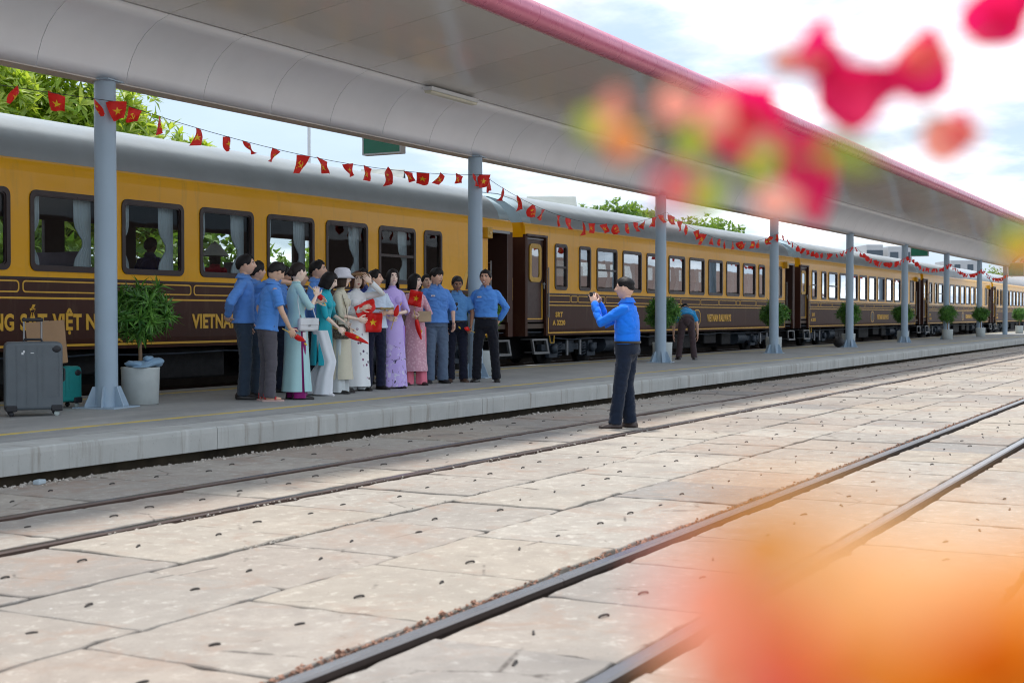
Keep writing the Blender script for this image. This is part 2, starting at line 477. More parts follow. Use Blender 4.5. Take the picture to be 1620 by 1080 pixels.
# ================================================================== PLATFORM
def mat_deck():
    t = NT('platform_concrete'); v = t.vec('World'); sv = t.vec('World', (.28, 1.5, 1))
    a = t.noise(sv, 2.2, 6, .65); b = t.noise(v, 26, 5, .7)
    c = t.mix(t.ramp(a, (.3, 0.0), (.7, 1.0)), (.29, .295, .288), (.44, .44, .425))
    c = t.mix(t.ramp(t.noise(v, .7, 4), (.45, 0.0), (.7, .5)), c, (.20, .21, .21))
    c = t.mix(t.ramp(b, (.6, 0.0), (.74, .4)), c, (.15, .15, .15))
    br = t.n.new('ShaderNodeTexBrick'); t.l.new(v, br.inputs['Vector']); br.inputs['Scale'].default_value = 2.5
    br.inputs['Mortar Size'].default_value = .008; br.inputs['Color1'].default_value = (1,1,1,1); br.inputs['Color2'].default_value = (.9,.9,.9,1); br.inputs['Mortar'].default_value = (.66,.66,.66,1)
    c = t.mix(.8, c, br.outputs['Color'], 'MULTIPLY')
    t.set(col=c, rough=t.ramp(a, (.3, .55), (.7, .8)), spec=.4); t.bump(t.mix(.5, a, b), .18, .006)
    return t.mat
def mat_edge():
    t = NT('platform_edge_concrete'); v = t.vec('World')
    streak = t.noise(t.vec('World', (5.5, 1, .35)), 1.6, 6, .7)
    c = t.mix(t.noise(v, 2.2, 5), (.35, .36, .345), (.53, .535, .51))
    c = t.mix(t.ramp(streak, (.53, 0.0), (.70, .75)), c, (.22, .19, .15))
    c = t.mix(t.ramp(t.noise(t.vec('World', (2.2, 1, .3), (5, 0, 0)), 1.3, 5, .6), (.58, 0.0), (.72, .5)), c, (.66, .68, .66))
    c = t.mix(t.ramp(t.noise(v, 30, 5, .7), (.62, 0.0), (.72, .5)), c, (.17, .15, .13))
    t.set(col=c, rough=.9, spec=.2); t.bump(t.mix(.5, streak, t.noise(v, 40, 5)), .35, .01)
    return t.mat
DECK = mat_deck(); EDGE = mat_edge()
PZ = .286
PFAR = 13.0
pm = MB(); pm.box(-8, 150, 8.80, PFAR, -.07, PZ)
platform = pm.build('platform', DECK, kind='structure')
rk = random.Random(3)
x = -8
while x < 150:
    L = rk.uniform(3.2, 6.0); n = max(3, int(L/.22)); m = MB(); top = []; prev = None
    ys = [8.33 + .006*noise.noise((x+L*i/n, 0, 0)) for i in range(n+1)]
    zs = [PZ - .002 + .004*noise.noise((2*(x+L*i/n), 5, 0)) for i in range(n+1)]
    rings = []
    for i in range(n+1):
        X = x + .004 + (L-.008)*i/n; ch = .014 + .014*max(0, noise.noise((4*X, 9, 1)))
        rings.append([(X, ys[i], .078), (X, ys[i]-.004, PZ-.05), (X, ys[i], PZ-ch), (X, ys[i]+ch, zs[i]), (X, 8.798, zs[i]), (X, 8.798, .078)])
    m.loft(rings, 0, False)
    m.build('edge_block', EDGE, platform); x += L
m = MB(); m.box(-8, 150, 8.52, 8.795, -.07, .076); m.build('footing', M('dark_footing', (.07, .055, .035), .95, 0, .5, 3, .6, 14), platform)  # recessed footing in one mottled dark brown
def mat_yellow():
    t = NT('yellow_line_paint'); v = t.vec('World')
    f = t.noise(v, 6, 6, .7)
    t.set(col=t.mix(t.ramp(f, (.42, 0.0), (.68, .75)), (.62, .47, .10), (.36, .36, .33)), rough=.8, spec=.25); return t.mat
YEL = mat_yellow()
for yc, w in ((9.37, .085), (12.42, .12)):
    m = MB(); m.box(-8, 150, yc-w/2, yc+w/2, PZ, PZ+.004); m.build('painted_line', YEL, platform)

# ================================================================== CANOPY
CX0, CX1 = -4.0, 77.2
PL = 1.285
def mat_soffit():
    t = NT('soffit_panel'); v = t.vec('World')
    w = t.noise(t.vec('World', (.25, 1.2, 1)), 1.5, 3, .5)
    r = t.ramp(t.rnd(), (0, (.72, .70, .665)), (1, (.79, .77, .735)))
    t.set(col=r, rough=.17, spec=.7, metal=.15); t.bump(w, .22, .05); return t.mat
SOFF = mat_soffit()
CURV = M('curved_panel', (.86, .87, .90), .38, .1, .04, 1.2, .05, 3, coord='World', randvar=.03)
GAPM = M('joint_shadow_gap', (.12, .12, .12), .8)
LIPM = M('edge_strip', (.62, .57, .52), .5, 0, .08, 2, coord='World')
PINK = M('fascia_rose', (.66, .17, .27), .30, .15, .06, 2, coord='World', randvar=.05, spec=.6)
WHITEM = M('white_metal', (.72, .74, .75), .45, 0, .05, 3)
canopy = thing('platform_canopy', (36, 11.1, PZ), label='long white platform canopy with rose red rounded edge beam over the platform', cat='canopy')
canopy.location = (0, 0, 0)
CP = [(11.09, 3.90), (11.06, 4.03), (11.00, 4.18), (10.91, 4.32), (10.79, 4.44), (10.64, 4.54), (10.45, 4.61)]
cpo = [(y, z) for y, z in CP] + [(y+.03, z+.035) for y, z in CP[::-1]]
def prof_mesh(name, prof, mat, x0, x1, smooth=True):
    m = MB(); m.extr(prof, x0, x1, 0, smooth)
    return m.mesh(name, mat)
me_c = prof_mesh('curved_panel', cpo, CURV, .004, PL-.004)
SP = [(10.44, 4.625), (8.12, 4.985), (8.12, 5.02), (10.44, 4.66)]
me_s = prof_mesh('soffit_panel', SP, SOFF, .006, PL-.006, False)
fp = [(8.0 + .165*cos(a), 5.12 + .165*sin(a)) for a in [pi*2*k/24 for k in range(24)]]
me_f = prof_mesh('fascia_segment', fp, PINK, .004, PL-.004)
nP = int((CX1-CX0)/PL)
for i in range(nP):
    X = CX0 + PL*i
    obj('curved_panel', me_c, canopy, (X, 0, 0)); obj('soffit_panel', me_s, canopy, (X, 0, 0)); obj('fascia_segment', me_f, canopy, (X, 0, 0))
XE = CX0 + PL*nP
m = MB(); m.extr([(11.14, 4.0), (11.10, 4.5), (10.4, 4.75), (8.1, 5.06), (8.1, 5.10), (10.4, 4.85), (11.3, 4.55), (11.3, 4.0)], CX0+.01, XE-.01); m.build('roof_deck', WHITEM, canopy)
m = MB(); m.box(CX0, XE, 11.095, 11.34, 3.885, 3.935); m.build('edge_strip', LIPM, canopy)
m = MB(); m.extr([(11.34, 3.99), (11.6, 4.45), (14.1, 5.18), (14.1, 5.25), (11.55, 4.52), (11.3, 4.02)], CX0, XE); m.build('rear_wing', WHITEM, canopy)  # wing unseen from the camera, its reach set by the shade it throws
m = MB(); m.tube([(CX0, 8.0, 5.12), (XE, 8.0, 5.12)], .158, 16); m.build('fascia_core', M('joint_sealant', (.75, .6, .62), .6), canopy)
# rounded end frame in rose red
m = MB(); ep = [(8.0, 5.12), (8.3, 5.0), (9.4, 4.86), (10.3, 4.66), (10.75, 4.46), (10.98, 4.2), (11.08, 3.95)]
m.tube([(XE+.06, y, z) for y, z in ep], .10, 10); m.build('end_rim', PINK, canopy)
# second canopy further down the platform
c2 = thing('platform_canopy', (0, 0, 0), label='second white canopy with rose red edge beyond the end of the long one', cat='canopy')
m = MB(); m.extr(cpo, 80.2, 118); m.build('curved_panel', CURV, c2)
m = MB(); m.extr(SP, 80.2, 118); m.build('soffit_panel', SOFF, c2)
m = MB(); m.extr([(y, z+.28) for y, z in fp], 80.2, 118, 0, True); m.build('fascia_segment', PINK, c2)
m = MB(); m.extr([(8.1, 5.06), (8.1, 5.5), (11.3, 5.0), (11.3, 4.0), (11.12, 4.0), (11.1, 4.4), (10.4, 4.75)], 80.25, 117.9); m.build('roof_deck', WHITEM, c2)
m = MB(); m.tube([(80.15, y, z) for y, z in ep], .10, 10); m.build('end_rim', PINK, c2)
# small sign panel of green glass at the canopy end
gs = thing('glass_panel', (76.6, 10.95, 3.95), label='small green glass panel fixed under the far end of the canopy', cat='panel')
m = MB(); m.box(-.04, .04, -.55, .2, -.55, .12); m.build('pane', M('green_glass', (.10, .42, .33), .15), gs)
m = MB(); m.ring(rrect(-.59, .24, -.59, .16, .02), rrect(-.54, .19, -.54, .11, .02), -.05, .05); m.xf(Matrix.Rotation(pi/2, 4, 'Z')); m.build('frame', WHITEM, gs)

# columns
COLM = M('column_paint', (.36, .47, .57), .42, 0, .05, 1.5, .03, 20, spec=.5)
COLX = [11.13, 19.34, 27.37, 35.39, 43.3, 51.25, 59.25, 67.3, 75.2]
def column(k, label):
    root = thing('canopy_column', (COLX[k], 11.12, PZ), label=label, cat='column', group='steel columns along the platform')
    root.rotation_euler.z = .2
    return root
me = MB(); me.lathe([(.125, .012), (.1215, 1.5), (.117, 3.61)], n=28); me_shaft = me.mesh('shaft', COLM)
me = MB(); me.box(-.26, .26, -.26, .26, 0, .014); me_bp = me.mesh('base_plate', COLM)
me = MB(); me.prism([(.118, .014), (.245, .014), (.245, .03), (.155, .235), (.118, .235)], -.006, .006); me_gu = me.mesh('gusset', COLM)
me = MB(); me.box(-.16, .16, -.14, .14, 3.601, 3.615); me_cap = me.mesh('cap_plate', COLM)
COLLAB = ['nearest blue grey column beside the grey suitcase', 'column behind the smiling man with the open train door beyond',
          'column between the photographer and the bending man', 'fourth column with a potted shrub in front of the open carriage door',
          'fifth column with a black bag at its foot', 'sixth column, half hiding a round shrub beside the second open carriage door',
          'seventh column, just behind a white round planter', 'eighth column, behind the second free standing white planter',
          'ninth column near the far end of the canopy']
cols = []
for k in range(9):
    r = column(k, COLLAB[k]); cols.append(r)
    obj('shaft', me_shaft, r); obj('base_plate', me_bp, r); obj('cap_plate', me_cap, r)
    if k < 7:
        for q in range(6): obj('gusset', me_gu, r, rot=(0, 0, pi/3*q + .35))
for k in (10, 11, 12):
    pass

# light fitting under the canopy
lf = thing('fluorescent_light', (17.4, 10.42, 4.56), label='long white fluorescent light fitting under the canopy', cat='light fitting')
m = MB(); m.extr([(-.09, .04), (.07, .04), (.06, -.01), (-.08, -.01)], -.68, .68); m.build('housing', WHITEM, lf)
m = MB(); m.extr([(-.075, -.012), (.055, -.012), (.04, -.05), (-.06, -.05)], -.66, .66, 0, False); bevel(m.build('diffuser', M('diffuser_cream', (.72, .70, .56), .35), lf), .012)

# green hanging signs behind the canopy lip
GREEN = M('sign_green', (.02, .26, .15), .45, 0, .08, 2)
for X, Y, zb, lab in ((17.45, 12.0, at_y(606, 243, 12).z, 'nearest green platform sign hanging behind the canopy edge'), (57.2, 12.0, at_y(1455, 405, 12).z, 'green platform sign hanging beside the sixth column'), (83.5, 12.4, at_y(1605, 434, 12.4).z, 'farthest green platform sign at the right edge')):
    s = thing('hanging_sign', (at_y({17.45: 606, 57.2: 1455, 83.5: 1607}[X], 300, Y).x, Y, zb), label=lab, cat='sign', group='green signs hanging under the canopy')
    m = MB(); m.box(-.06, .06, -.36, .33, 0, .72); m.build('board', GREEN, s)
    m = MB(); m.ring(rrect(-.38, .35, -.02, .74, .01), rrect(-.355, .325, .005, .715, .01), -.067, .067); m.xf(Matrix.Rotation(pi/2, 4, 'Z')); m.build('frame', WHITEM, s)
    m = MB(); m.tube([(0, -.2, .74), (0, -.2, 1.22)], .02); m.tube([(0, .2, .74), (0, .2, 1.22)], .02); m.build('hanger', COLM, s)
# ================================================================== TRAIN
def mat_paint(name, col, var=.06, rough=.3, coat=.5, bump=.12):
    t = NT(name); v = t.vec('World'); f = t.noise(v, 1.1, 5, .6)
    c = t.mix(f, mul(col, 1-var), mul(col, 1+var))
    dirt = t.noise(t.vec('World', (3, 1, .5)), 2.0, 5, .65)
    c = t.mix(t.ramp(dirt, (.55, 0.0), (.75, .22)), c, (.20, .14, .08))
    t.set(col=c, rough=rough, spec=.32, coat=coat); t.b.inputs['Coat Roughness'].default_value = .12
    t.bump(t.noise(t.vec('World', (.8, 1, 1.6)), 1.7, 3, .5), bump, .05); return t.mat
YELLOW = mat_paint('yellow_paint', (.93, .45, .004), .06, .32, .18, .30)
BROWN = mat_paint('brown_paint', (.062, .020, .011), .25, .5, .0)
GOLD = M('gold_line_paint', (.85, .48, .05), .4, 0, .08, 3)
ROOFM = M('roof_grey_paint', (.36, .40, .43), .45, .1, .10, .9, .10, 2.2, coord='World', bdist=.04)
ROOFE = M('roof_end_blue_paint', (.44, .58, .66), .45, .1, .05, 1.5, coord='World')
DBROWN = M('door_brown', (.06, .028, .022), .4, 0, .15, 3)
RUBBER = M('window_frame_brown', (.030, .014, .012), .35, 0, .2, 4)
BLACK = M('underframe_black', (.008, .008, .009), .7, .1, .3, 4)
STEELB = M('bogie_blue_grey', (.045, .06, .08), .6, .3, .3, 5)
STEEL = M('bare_steel', (.30, .31, .32), .4, .7, .1, 8)
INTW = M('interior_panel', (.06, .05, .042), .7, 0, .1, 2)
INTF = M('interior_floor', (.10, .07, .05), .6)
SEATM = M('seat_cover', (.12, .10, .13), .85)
CURT = M('curtain_cloth', (.42, .50, .54), .9, 0, .08, 3)
LACQ = M('lamp_box_yellow', (.62, .36, .03), .35)
def mat_glass(name, tint, k, base):
    t = NT(name); t.n.remove(t.b)
    tr = t.n.new('ShaderNodeBsdfTransparent'); tr.inputs[0].default_value = lin(tint)
    gl = t.n.new('ShaderNodeBsdfGlossy'); gl.inputs['Roughness'].default_value = .015; gl.inputs[0].default_value = (.9, .95, 1, 1)
    v = t.vec('World'); b = t.n.new('ShaderNodeBump'); b.inputs['Strength'].default_value = .02; b.inputs['Distance'].default_value = .05
    t.l.new(t.noise(v, 1.2, 2), b.inputs['Height']); t.l.new(b.outputs[0], gl.inputs['Normal'])
    fr = t.n.new('ShaderNodeFresnel'); fr.inputs[0].default_value = 1.55
    bf = t.math('SUBTRACT', 1.0, t.n.new('ShaderNodeNewGeometry').outputs['Backfacing'])
    f = t.math('MULTIPLY', t.math('ADD', t.math('MULTIPLY', fr.outputs[0], k), base, True), bf)
    ms = t.n.new('ShaderNodeMixShader'); t.l.new(f, ms.inputs[0]); t.l.new(tr.outputs[0], ms.inputs[1]); t.l.new(gl.outputs[0], ms.inputs[2])
    t.l.new(ms.outputs[0], t.out.inputs[0]); return t.mat
GLASS = mat_glass('window_glass', (.93, .95, .95), .32, 0.0)
GLASS2 = mat_glass('window_glass_coated', (.72, .77, .78), 3.2, .02)
GLASSF = mat_glass('far_window_glass', (.93, .95, .94), .5, 0.0)
FROST = M('frosted_glass', (.34, .31, .27), .3, 0, .2, 30)

TY = 13.40; W = 2.8; ZB, ZM, ZW0, ZW1, ZR = .86, 1.79, 1.865, 2.885, 3.27
CL = 19.5
ROOFP = [(.08, 3.27), (.13, 3.44), (.27, 3.63), (.50, 3.80), (.90, 3.945), (1.40, 4.01)]
roofo = ROOFP + [(W-y, z) for y, z in ROOFP[::-1][1:]]
def text_mesh(s, h, xs, mat, bold=.012, gap=1.0):
    c = bpy.data.curves.new('txt', 'FONT'); c.body = s; c.size = 1; c.offset = bold; c.extrude = .004; c.space_character = gap
    c.resolution_u = 3
    o = bpy.data.objects.new('txt', c); COL.objects.link(o)
    dg = bpy.context.evaluated_depsgraph_get()
    me = bpy.data.meshes.new_from_object(o.evaluated_get(dg), depsgraph=dg)
    bpy.data.objects.remove(o); bpy.data.curves.remove(c)
    # cap height of the built-in face is measured on the flat letters
    ys = [v.co.y for v in me.vertices]; k = h/.729
    for v in me.vertices: v.co = Vector((v.co.x*k*xs, -v.co.z*1.0, v.co.y*k))
    me.materials.clear(); me.materials.append(mat); return me

def curtain_mb(w, h, seed, side):
    rn = random.Random(seed); m = MB(); n = 26; rows = 12; rings = []
    for j in range(rows+1):
        t = j/rows; pinch = 1 - .55*exp(-((t-.62)/.16)**2)
        ww = w*pinch; row = []
        for i in range(n+1):
            u = i/n; x = side*(u*ww) ; y = .018*sin(u*6*2*pi + seed)*(.6+.4*t) + .01*noise.noise((u*6, t*3, seed))
            row.append((x, y, -t*h))
        rings.append(row)
    return m.loft(rings, 0, True, False, False)
def window_proto(w, seed, tall=ZW1-ZW0, bar=False, glass=GLASS, curt=True):
    """returns list of (name, mesh, loc, children) around a window whose lower left outer corner is 0,0,0"""
    o = rrect(0, w, 0, tall, .10); i = rrect(.062, w-.062, .062, tall-.062, .055)
    m = MB(); m.ring(o, i, -.018, .05)
    o2 = rrect(.05, w-.05, .05, tall-.05, .06); m.ring(o2, rrect(.078, w-.078, .078, tall-.078, .05), -.004, .02)
    fr = bevelled(m, 'window_frame', RUBBER)
    kids = []
    p = MB(); p.box(.06, w-.06, .022, .026, .06, tall-.06); kids.append(('pane', p.mesh('pane', glass), (0, 0, 0)))
    if bar:
        b = MB(); b.box(.062, w-.062, -.010, .03, tall*.47, tall*.47+.045); kids.append(('sash_bar', b.mesh('sash_bar', RUBBER), (0, 0, 0)))
    if curt:
        cw = .26*w/1.2
        kids.append(('curtain', curtain_mb(cw, tall-.06, seed, 1).mesh('curtain', CURT), (.05, .16, tall-.03)))
        kids.append(('curtain', curtain_mb(cw*1.15, tall-.06, seed+3, -1).mesh('curtain', CURT), (w-.05, .16, tall-.03)))
    return fr, kids
def bevelled(m, name, mat): return m.mesh(name, mat)

def wheel_mesh():
    m = MB(); prof = [(.001, -.06), (.12, -.075), (.12, -.045), (.36, -.04), (.38, -.065), (.42, -.065), (.42, .05), (.45, .055), (.45, .07), (.001, .07)]
    m.lathe(prof, n=28); m.xf(Matrix.Rotation(pi/2, 4, 'X')); return m.mesh('wheel', BLACK)
WHEEL = wheel_mesh()
def bogie(car, x):
    m = MB()
    m.box(-1.45, 1.45, .28, .40, .52, .66); m.box(-1.45, 1.45, W-.40, W-.28, .52, .66); m.box(-.22, .22, .3, W-.3, .46, .72)
    for s in (-1, 1):
        m.box(s*1.0-.13, s*1.0+.13, .24, .36, .40, .72); m.box(s*1.0-.22, s*1.0+.22, .22, .30, .36, .46)
    b = m.build('bogie', STEELB, car, loc=(x, 0, 0))
    for s in (-1, 1):
        for y in (.50, W-.50): obj('wheel', WHEEL, b, (s*1.0, y, .585))
        m = MB(); pts = [(s*.62+.09*cos(a), .30+.09*sin(a), .36+.34*a/(2*pi*5)) for a in [2*pi*5*k/60 for k in range(61)]]
        m.tube(pts, .017, 5); m.build('coil_spring', STEELB, b)
        m = MB(); m.tube([(s*.34, .2, .40), (s*.34, .2, .74)], .035, 8); m.build('damper', STEEL, b)
    m = MB(); m.lathe([(.001, -.05), (.11, -.05), (.11, .05), (.001, .05)], n=16); m.xf(Matrix.Rotation(pi/2, 4, 'X'))
    me = m.mesh('axle_box_cover', STEELB)
    for s in (-1, 1): obj('axle_box_cover', me, b, (s*1.0, .20, .56))
    return b
def steps_mb():
    m = MB(); o = [(-.36, .80), (.36, .80), (.47, .47), (-.25, .47)]; i = [(-.30, .765), (.30, .765), (.385, .515), (-.215, .515)]
    m.ring(o, i, -.05, .0); m.box(-.33, .33, .0, .25, .78, .80); m.box(-.2, .42, 0, .24, .50, .52)
    return m
def make_car(X0, wins, label, first=False):
    car = thing('train_carriage', (X0, TY, 0), label=label, cat='train carriage')
    HL = [(a+.03, a+w-.03) for a, w, b in wins]
    D0 = (.10, .97); D1 = (18.45, 19.30)
    # upper yellow side: head band, sill band and pillars between the window openings
    m = MB()
    xa, xb = D0[1]+.07, D1[0]-.04
    hb = [(0, ZW1-.03), (0, 3.10), (.012, 3.19), (.035, 3.24), (.08, ZR), (.14, ZR), (.07, 3.05), (.06, ZW1-.03)]
    m.extr(hb, xa, xb); m.extr([(0, 3.02), (0, 3.10), (.012, 3.19), (.035, 3.24), (.08, ZR), (.14, ZR), (.07, 3.05), (.06, 3.02)], 0, xa); m.extr([(0, 3.02), (0, 3.10), (.012, 3.19), (.035, 3.24), (.08, ZR), (.14, ZR), (.07, 3.05), (.06, 3.02)], xb, CL)
    m.box(xa, xb, 0, .06, ZM, ZW0+.03)
    ed = [xa] + [e for h in HL for e in h] + [xb]
    for a, b in zip(ed[0::2], ed[1::2]): m.box(a, b, 0, .06, ZW0+.03, ZW1-.03)
    m.build('upper_side_panel', YELLOW, car)
    m = MB(); m.extr([(0, ZM), (0, 1.0), (.02, ZB), (.07, ZB), (.06, 1.0), (.06, ZM)], xa, xb); m.build('lower_side_panel', BROWN, car)
    # vestibule ends
    for k, (a, b) in enumerate(((0, D0[0]), (D0[1], xa), (xb, D1[0]), (D1[1], CL))):
        m = MB(); m.box(a, b, -.002 if k in (1, 2) else 0, .06, ZB, 3.02); m.build('vestibule_post', YELLOW if (first and k == 2) else BROWN, car)
    # roof with blue grey end bands
    m = MB(); m.extr(roofo + [(y, z-.05) for y, z in roofo[::-1]], .42, CL-.42, 0, True); m.build('roof', ROOFM, car)
    def ends(s): return [(y + (.0), z*s + (1-s)*3.27) for y, z in roofo]
    for a, b, sa, sb in ((0, .42, .86, .97), (CL-.42, CL, .97, .86)):
        m = MB(); m.loft([[(a, y, z) for y, z in ends(sa)], [(b, y, z) for y, z in ends(sb)]], 0, True, False)
        m.build('roof_end_band', ROOFE, car)
    for a in (.0, CL-.05):
        m = MB(); m.box(a, a+.05, .06, W-.06, 2.96, 3.27); m.build('end_header', YELLOW, car)
        for y0, y1 in ((.06, .95), (W-.95, W-.06)):
            m = MB(); m.box(a, a+.05, y0, y1, ZB, 2.96); m.build('end_wall', BROWN, car)
        # roof end closure
        m = MB(); n = len(roofo); m.add([(a+.025, y, z) for y, z in ends(.86)], [tuple(range(n))]); m.build('roof_end_plate', ROOFE, car)
        s = -1 if a < 1 else 1
        m = MB()
        for q in range(4): m.ring(rrect(.9, W-.9, .98, 2.98, .08), rrect(.98, W-.98, 1.06, 2.9, .06), -.03+.055*q, -.03+.055*q+.03)
        m.xf(Matrix.Rotation(pi/2, 4, 'Z')); m.xf(Matrix.Translation((a+.025 + (.10 if s > 0 else -.07), 0, 0))); m.build('gangway_bellows', BLACK, car)
    # plate on the end wall
    m = MB(); m.ring(rrect(.30, .86, 1.62, 2.10, .015), rrect(.325, .835, 1.645, 2.075, .01), .0, .006); m.box(.33, .83, .0, .004, 1.84, 1.85); m.box(.33, .83, 0, .004, 1.76, 1.768); m.box(.33, .83, 0, .004, 1.92, 1.926)
    m.xf(Matrix(((0, -1, 0, 0), (1, 0, 0, 0), (0, 0, 1, 0), (0, 0, 0, 1)))); m.xf(Matrix.Translation((-.002, 0, 0))); m.build('end_plate', GOLD, car)
    # far side, floor, ceiling
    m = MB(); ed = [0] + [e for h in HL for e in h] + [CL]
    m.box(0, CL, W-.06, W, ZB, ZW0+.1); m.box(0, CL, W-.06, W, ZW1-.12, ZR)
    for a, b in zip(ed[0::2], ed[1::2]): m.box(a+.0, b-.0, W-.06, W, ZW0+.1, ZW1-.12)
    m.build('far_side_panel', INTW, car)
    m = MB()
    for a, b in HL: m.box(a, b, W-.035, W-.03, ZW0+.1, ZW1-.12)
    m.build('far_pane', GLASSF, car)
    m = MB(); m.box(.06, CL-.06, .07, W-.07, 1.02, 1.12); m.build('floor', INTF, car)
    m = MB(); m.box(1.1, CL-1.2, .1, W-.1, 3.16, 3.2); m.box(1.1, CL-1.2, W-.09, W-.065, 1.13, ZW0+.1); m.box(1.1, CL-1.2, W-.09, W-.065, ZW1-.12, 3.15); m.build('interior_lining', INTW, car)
    m = MB()
    for a in (1.06, CL-1.25): m.box(a, a+.04, .08, W-.08, 1.12, 3.18)
    m.build('vestibule_wall', BLACK, car)
    sm = MB(); sm.extr([(0, 0), (.46, 0), (.46, .42), (.12, .44), (.04, 1.12), (-.06, 1.12), (-.02, .4)], 0, .95); sm.xf(Matrix(((0, 1, 0, 0), (1, 0, 0, 0), (0, 0, 1, 0), (0, 0, 0, 1))))
    sme = sm.mesh('seat', SEATM)
    for a, w, b in wins:
        if w > 1 and not first:
            for y in (.25, 1.6): obj('seat', sme, car, (a+.3, y, 1.12))
    if first:
        for a in (13.5, 9.2): obj('seat', sme, car, (a, 1.6, 1.12))
    # windows
    cache = {}
    for q, (a, w, bar) in enumerate(wins):
        key = (round(w, 2), bar, q % 2)
        if key not in cache: cache[key] = window_proto(w, q+1, bar=bar == 1, glass=FROST if bar == 2 else (GLASS if first else GLASS2), curt=(w > 1))
        fr, kids = cache[key]
        f = obj('window_frame', fr, car, (a, 0, ZW0))
        for nm, me, lo in kids: obj(nm, me, f, lo)
    # gold lines
    m = MB(); m.box(xa+.02, xb-.02, -.004, 0, 1.513, 1.537); m.build('gold_line', GOLD, car)
    m = MB(); m.box(xa+.02, xb-.02, -.004, .0, .905, .935); m.build('gold_line', GOLD, car)
    m = MB(); m.box(xa+.02, xb-.02, -.003, 0, 1.765, 1.79); m.build('dark_line', RUBBER, car)
    if not first:
        for a in (xa+.02, xb-.05): m = MB(); m.box(a, a+.028, -.0045, 0, .936, 1.512); m.build('gold_line', GOLD, car)
    cap = {}
    def capsule(a, b):
        L = round(b-a, 2)
        if L not in cap:
            m = MB(); m.ring(rrect(0, L, 1.592, 1.745, .05 if first else .03), rrect(.018, L-.018, 1.61, 1.727, .036 if first else .018), -.004, .0); cap[L] = m.mesh('gold_panel_outline', GOLD)
        obj('gold_panel_outline', cap[L], car, (a, 0, 0))
    if first:
        x = 12.0-X0-3.13*2
        while x < xa+.1: x += .1
        x = 12.0 - X0 - 3.13*2 if 12.0-X0-3.13*2 > xa else 12.0-X0-3.13
        while x + 3.08 < xb: capsule(x, x+3.08); x += 3.13
    else:
        x = xa + .03; k = 0
        while x + 1.05 < xb-.02:
            L = 1.10 if k == 0 else 1.46
            if x+L > xb-.02: break
            capsule(x, x+L); x += L+.05
            if k in (0, 3, 7): capsule(x, x+.32); x += .37
            k += 1
    # doors: one shut at the front end, one standing open at the rear end
    dm = MB()
    dm.box(0, D0[1]-D0[0], .07, .11, 1.16, 2.98)
    d = dm.build('door', DBROWN, car, loc=(D0[0], 0, 0))
    dw = D0[1]-D0[0]
    m = MB(); m.ring(rrect(.19, dw-.13, 2.02, 2.84, .12), rrect(.28, dw-.22, 2.12, 2.74, .07), .045, .07); m.build('door_window_frame', LACQ, d)
    m = MB(); m.box(.27, dw-.21, .062, .068, 2.11, 2.75); m.build('pane', GLASS2, d)
    m = MB(); m.box(.04, .06, .035, .07, 1.22, 2.95); m.box(.04, dw-.06, .035, .07, 2.93, 2.95); m.build('door_edge_trim', STEEL, d)
    m = MB(); m.box(.06, dw-.07, .055, .07, 1.215, 1.24); m.box(dw-.095, dw-.07, .055, .07, 1.24, 2.0); m.build('gold_line', GOLD, d)
    m = MB(); m.tube([(dw-.06, .02, 2.02), (dw-.06, .02, 1.88)], .012); m.tube([(dw-.13, .02, 1.98), (dw+.0, .02, 1.98)], .012); m.tube([(dw-.06, .07, 1.98), (dw-.06, .02, 1.98)], .012); m.build('handle', STEEL, d)
    m = MB(); m.box(D0[0]-.05, D0[1]+.05, -.02, .05, 2.985, 3.03); m.build('door_drip_rail', DBROWN, car)
    m = MB(); m.tube([(D0[1]+.03, -.05, 1.25), (D0[1]+.03, -.05, 2.35)], .014); m.tube([(D0[1]+.03, 0, 1.3), (D0[1]+.03, -.05, 1.3)], .01); m.tube([(D0[1]+.03, 0, 2.3), (D0[1]+.03, -.05, 2.3)], .01); m.build('grab_rail', STEEL, car)
    # open doorway
    m = MB(); m.box(D1[0]+.0, D1[0]+.03, .02, .06, 1.12, 2.97); m.build('doorway_edge', LACQ, car)
    m = MB(); m.ring(rrect(D1[0]+.14, D1[1]-.1, 1.14, 2.94, .01), rrect(D1[0]+.165, D1[1]-.125, 1.165, 2.915, .01), .60, .62); m.build('inner_door_outline', GOLD, car)
    m = MB(); m.box(D1[0]+.02, D1[1], .62, .66, 1.12, 3.0); m.build('inner_door', DBROWN, car)
    m = MB(); m.box(D1[1]-.05, D1[1]-.01, -.01, .6, 1.16, 2.98); m.build('open_door', DBROWN, car)
    m = MB(); m.tube([(D1[0]+.07, -.03, 1.3), (D1[0]+.07, -.03, 2.4)], .013); m.tube([(D1[0]+.07, .04, 1.34), (D1[0]+.07, -.03, 1.34)], .01); m.tube([(D1[0]+.07, .04, 2.36), (D1[0]+.07, -.03, 2.36)], .01); m.build('grab_rail', STEEL, car)
    m = MB(); m.box(D1[0]-.06, D1[1]+.04, -.03, .05, 2.975, 3.03); m.build('door_drip_rail', STEEL, car)
    lb = MB(); lb.box(D1[0]-.22, D1[0]-.02, -.13, .0, 2.84, 3.06); bevel(lb.build('tail_lamp_box', LACQ, car), .012)
    m = MB(); m.lathe([(.001, .02), (.03, .015), (.035, 0), (.001, 0)], n=12); m.xf(Matrix.Translation((D1[0]-.12, -.131, 2.95)) @ Matrix.Rotation(pi/2, 4, 'X')); m.build('tail_lamp', M('lamp_lens', (.85, .62, .3), .2), car)
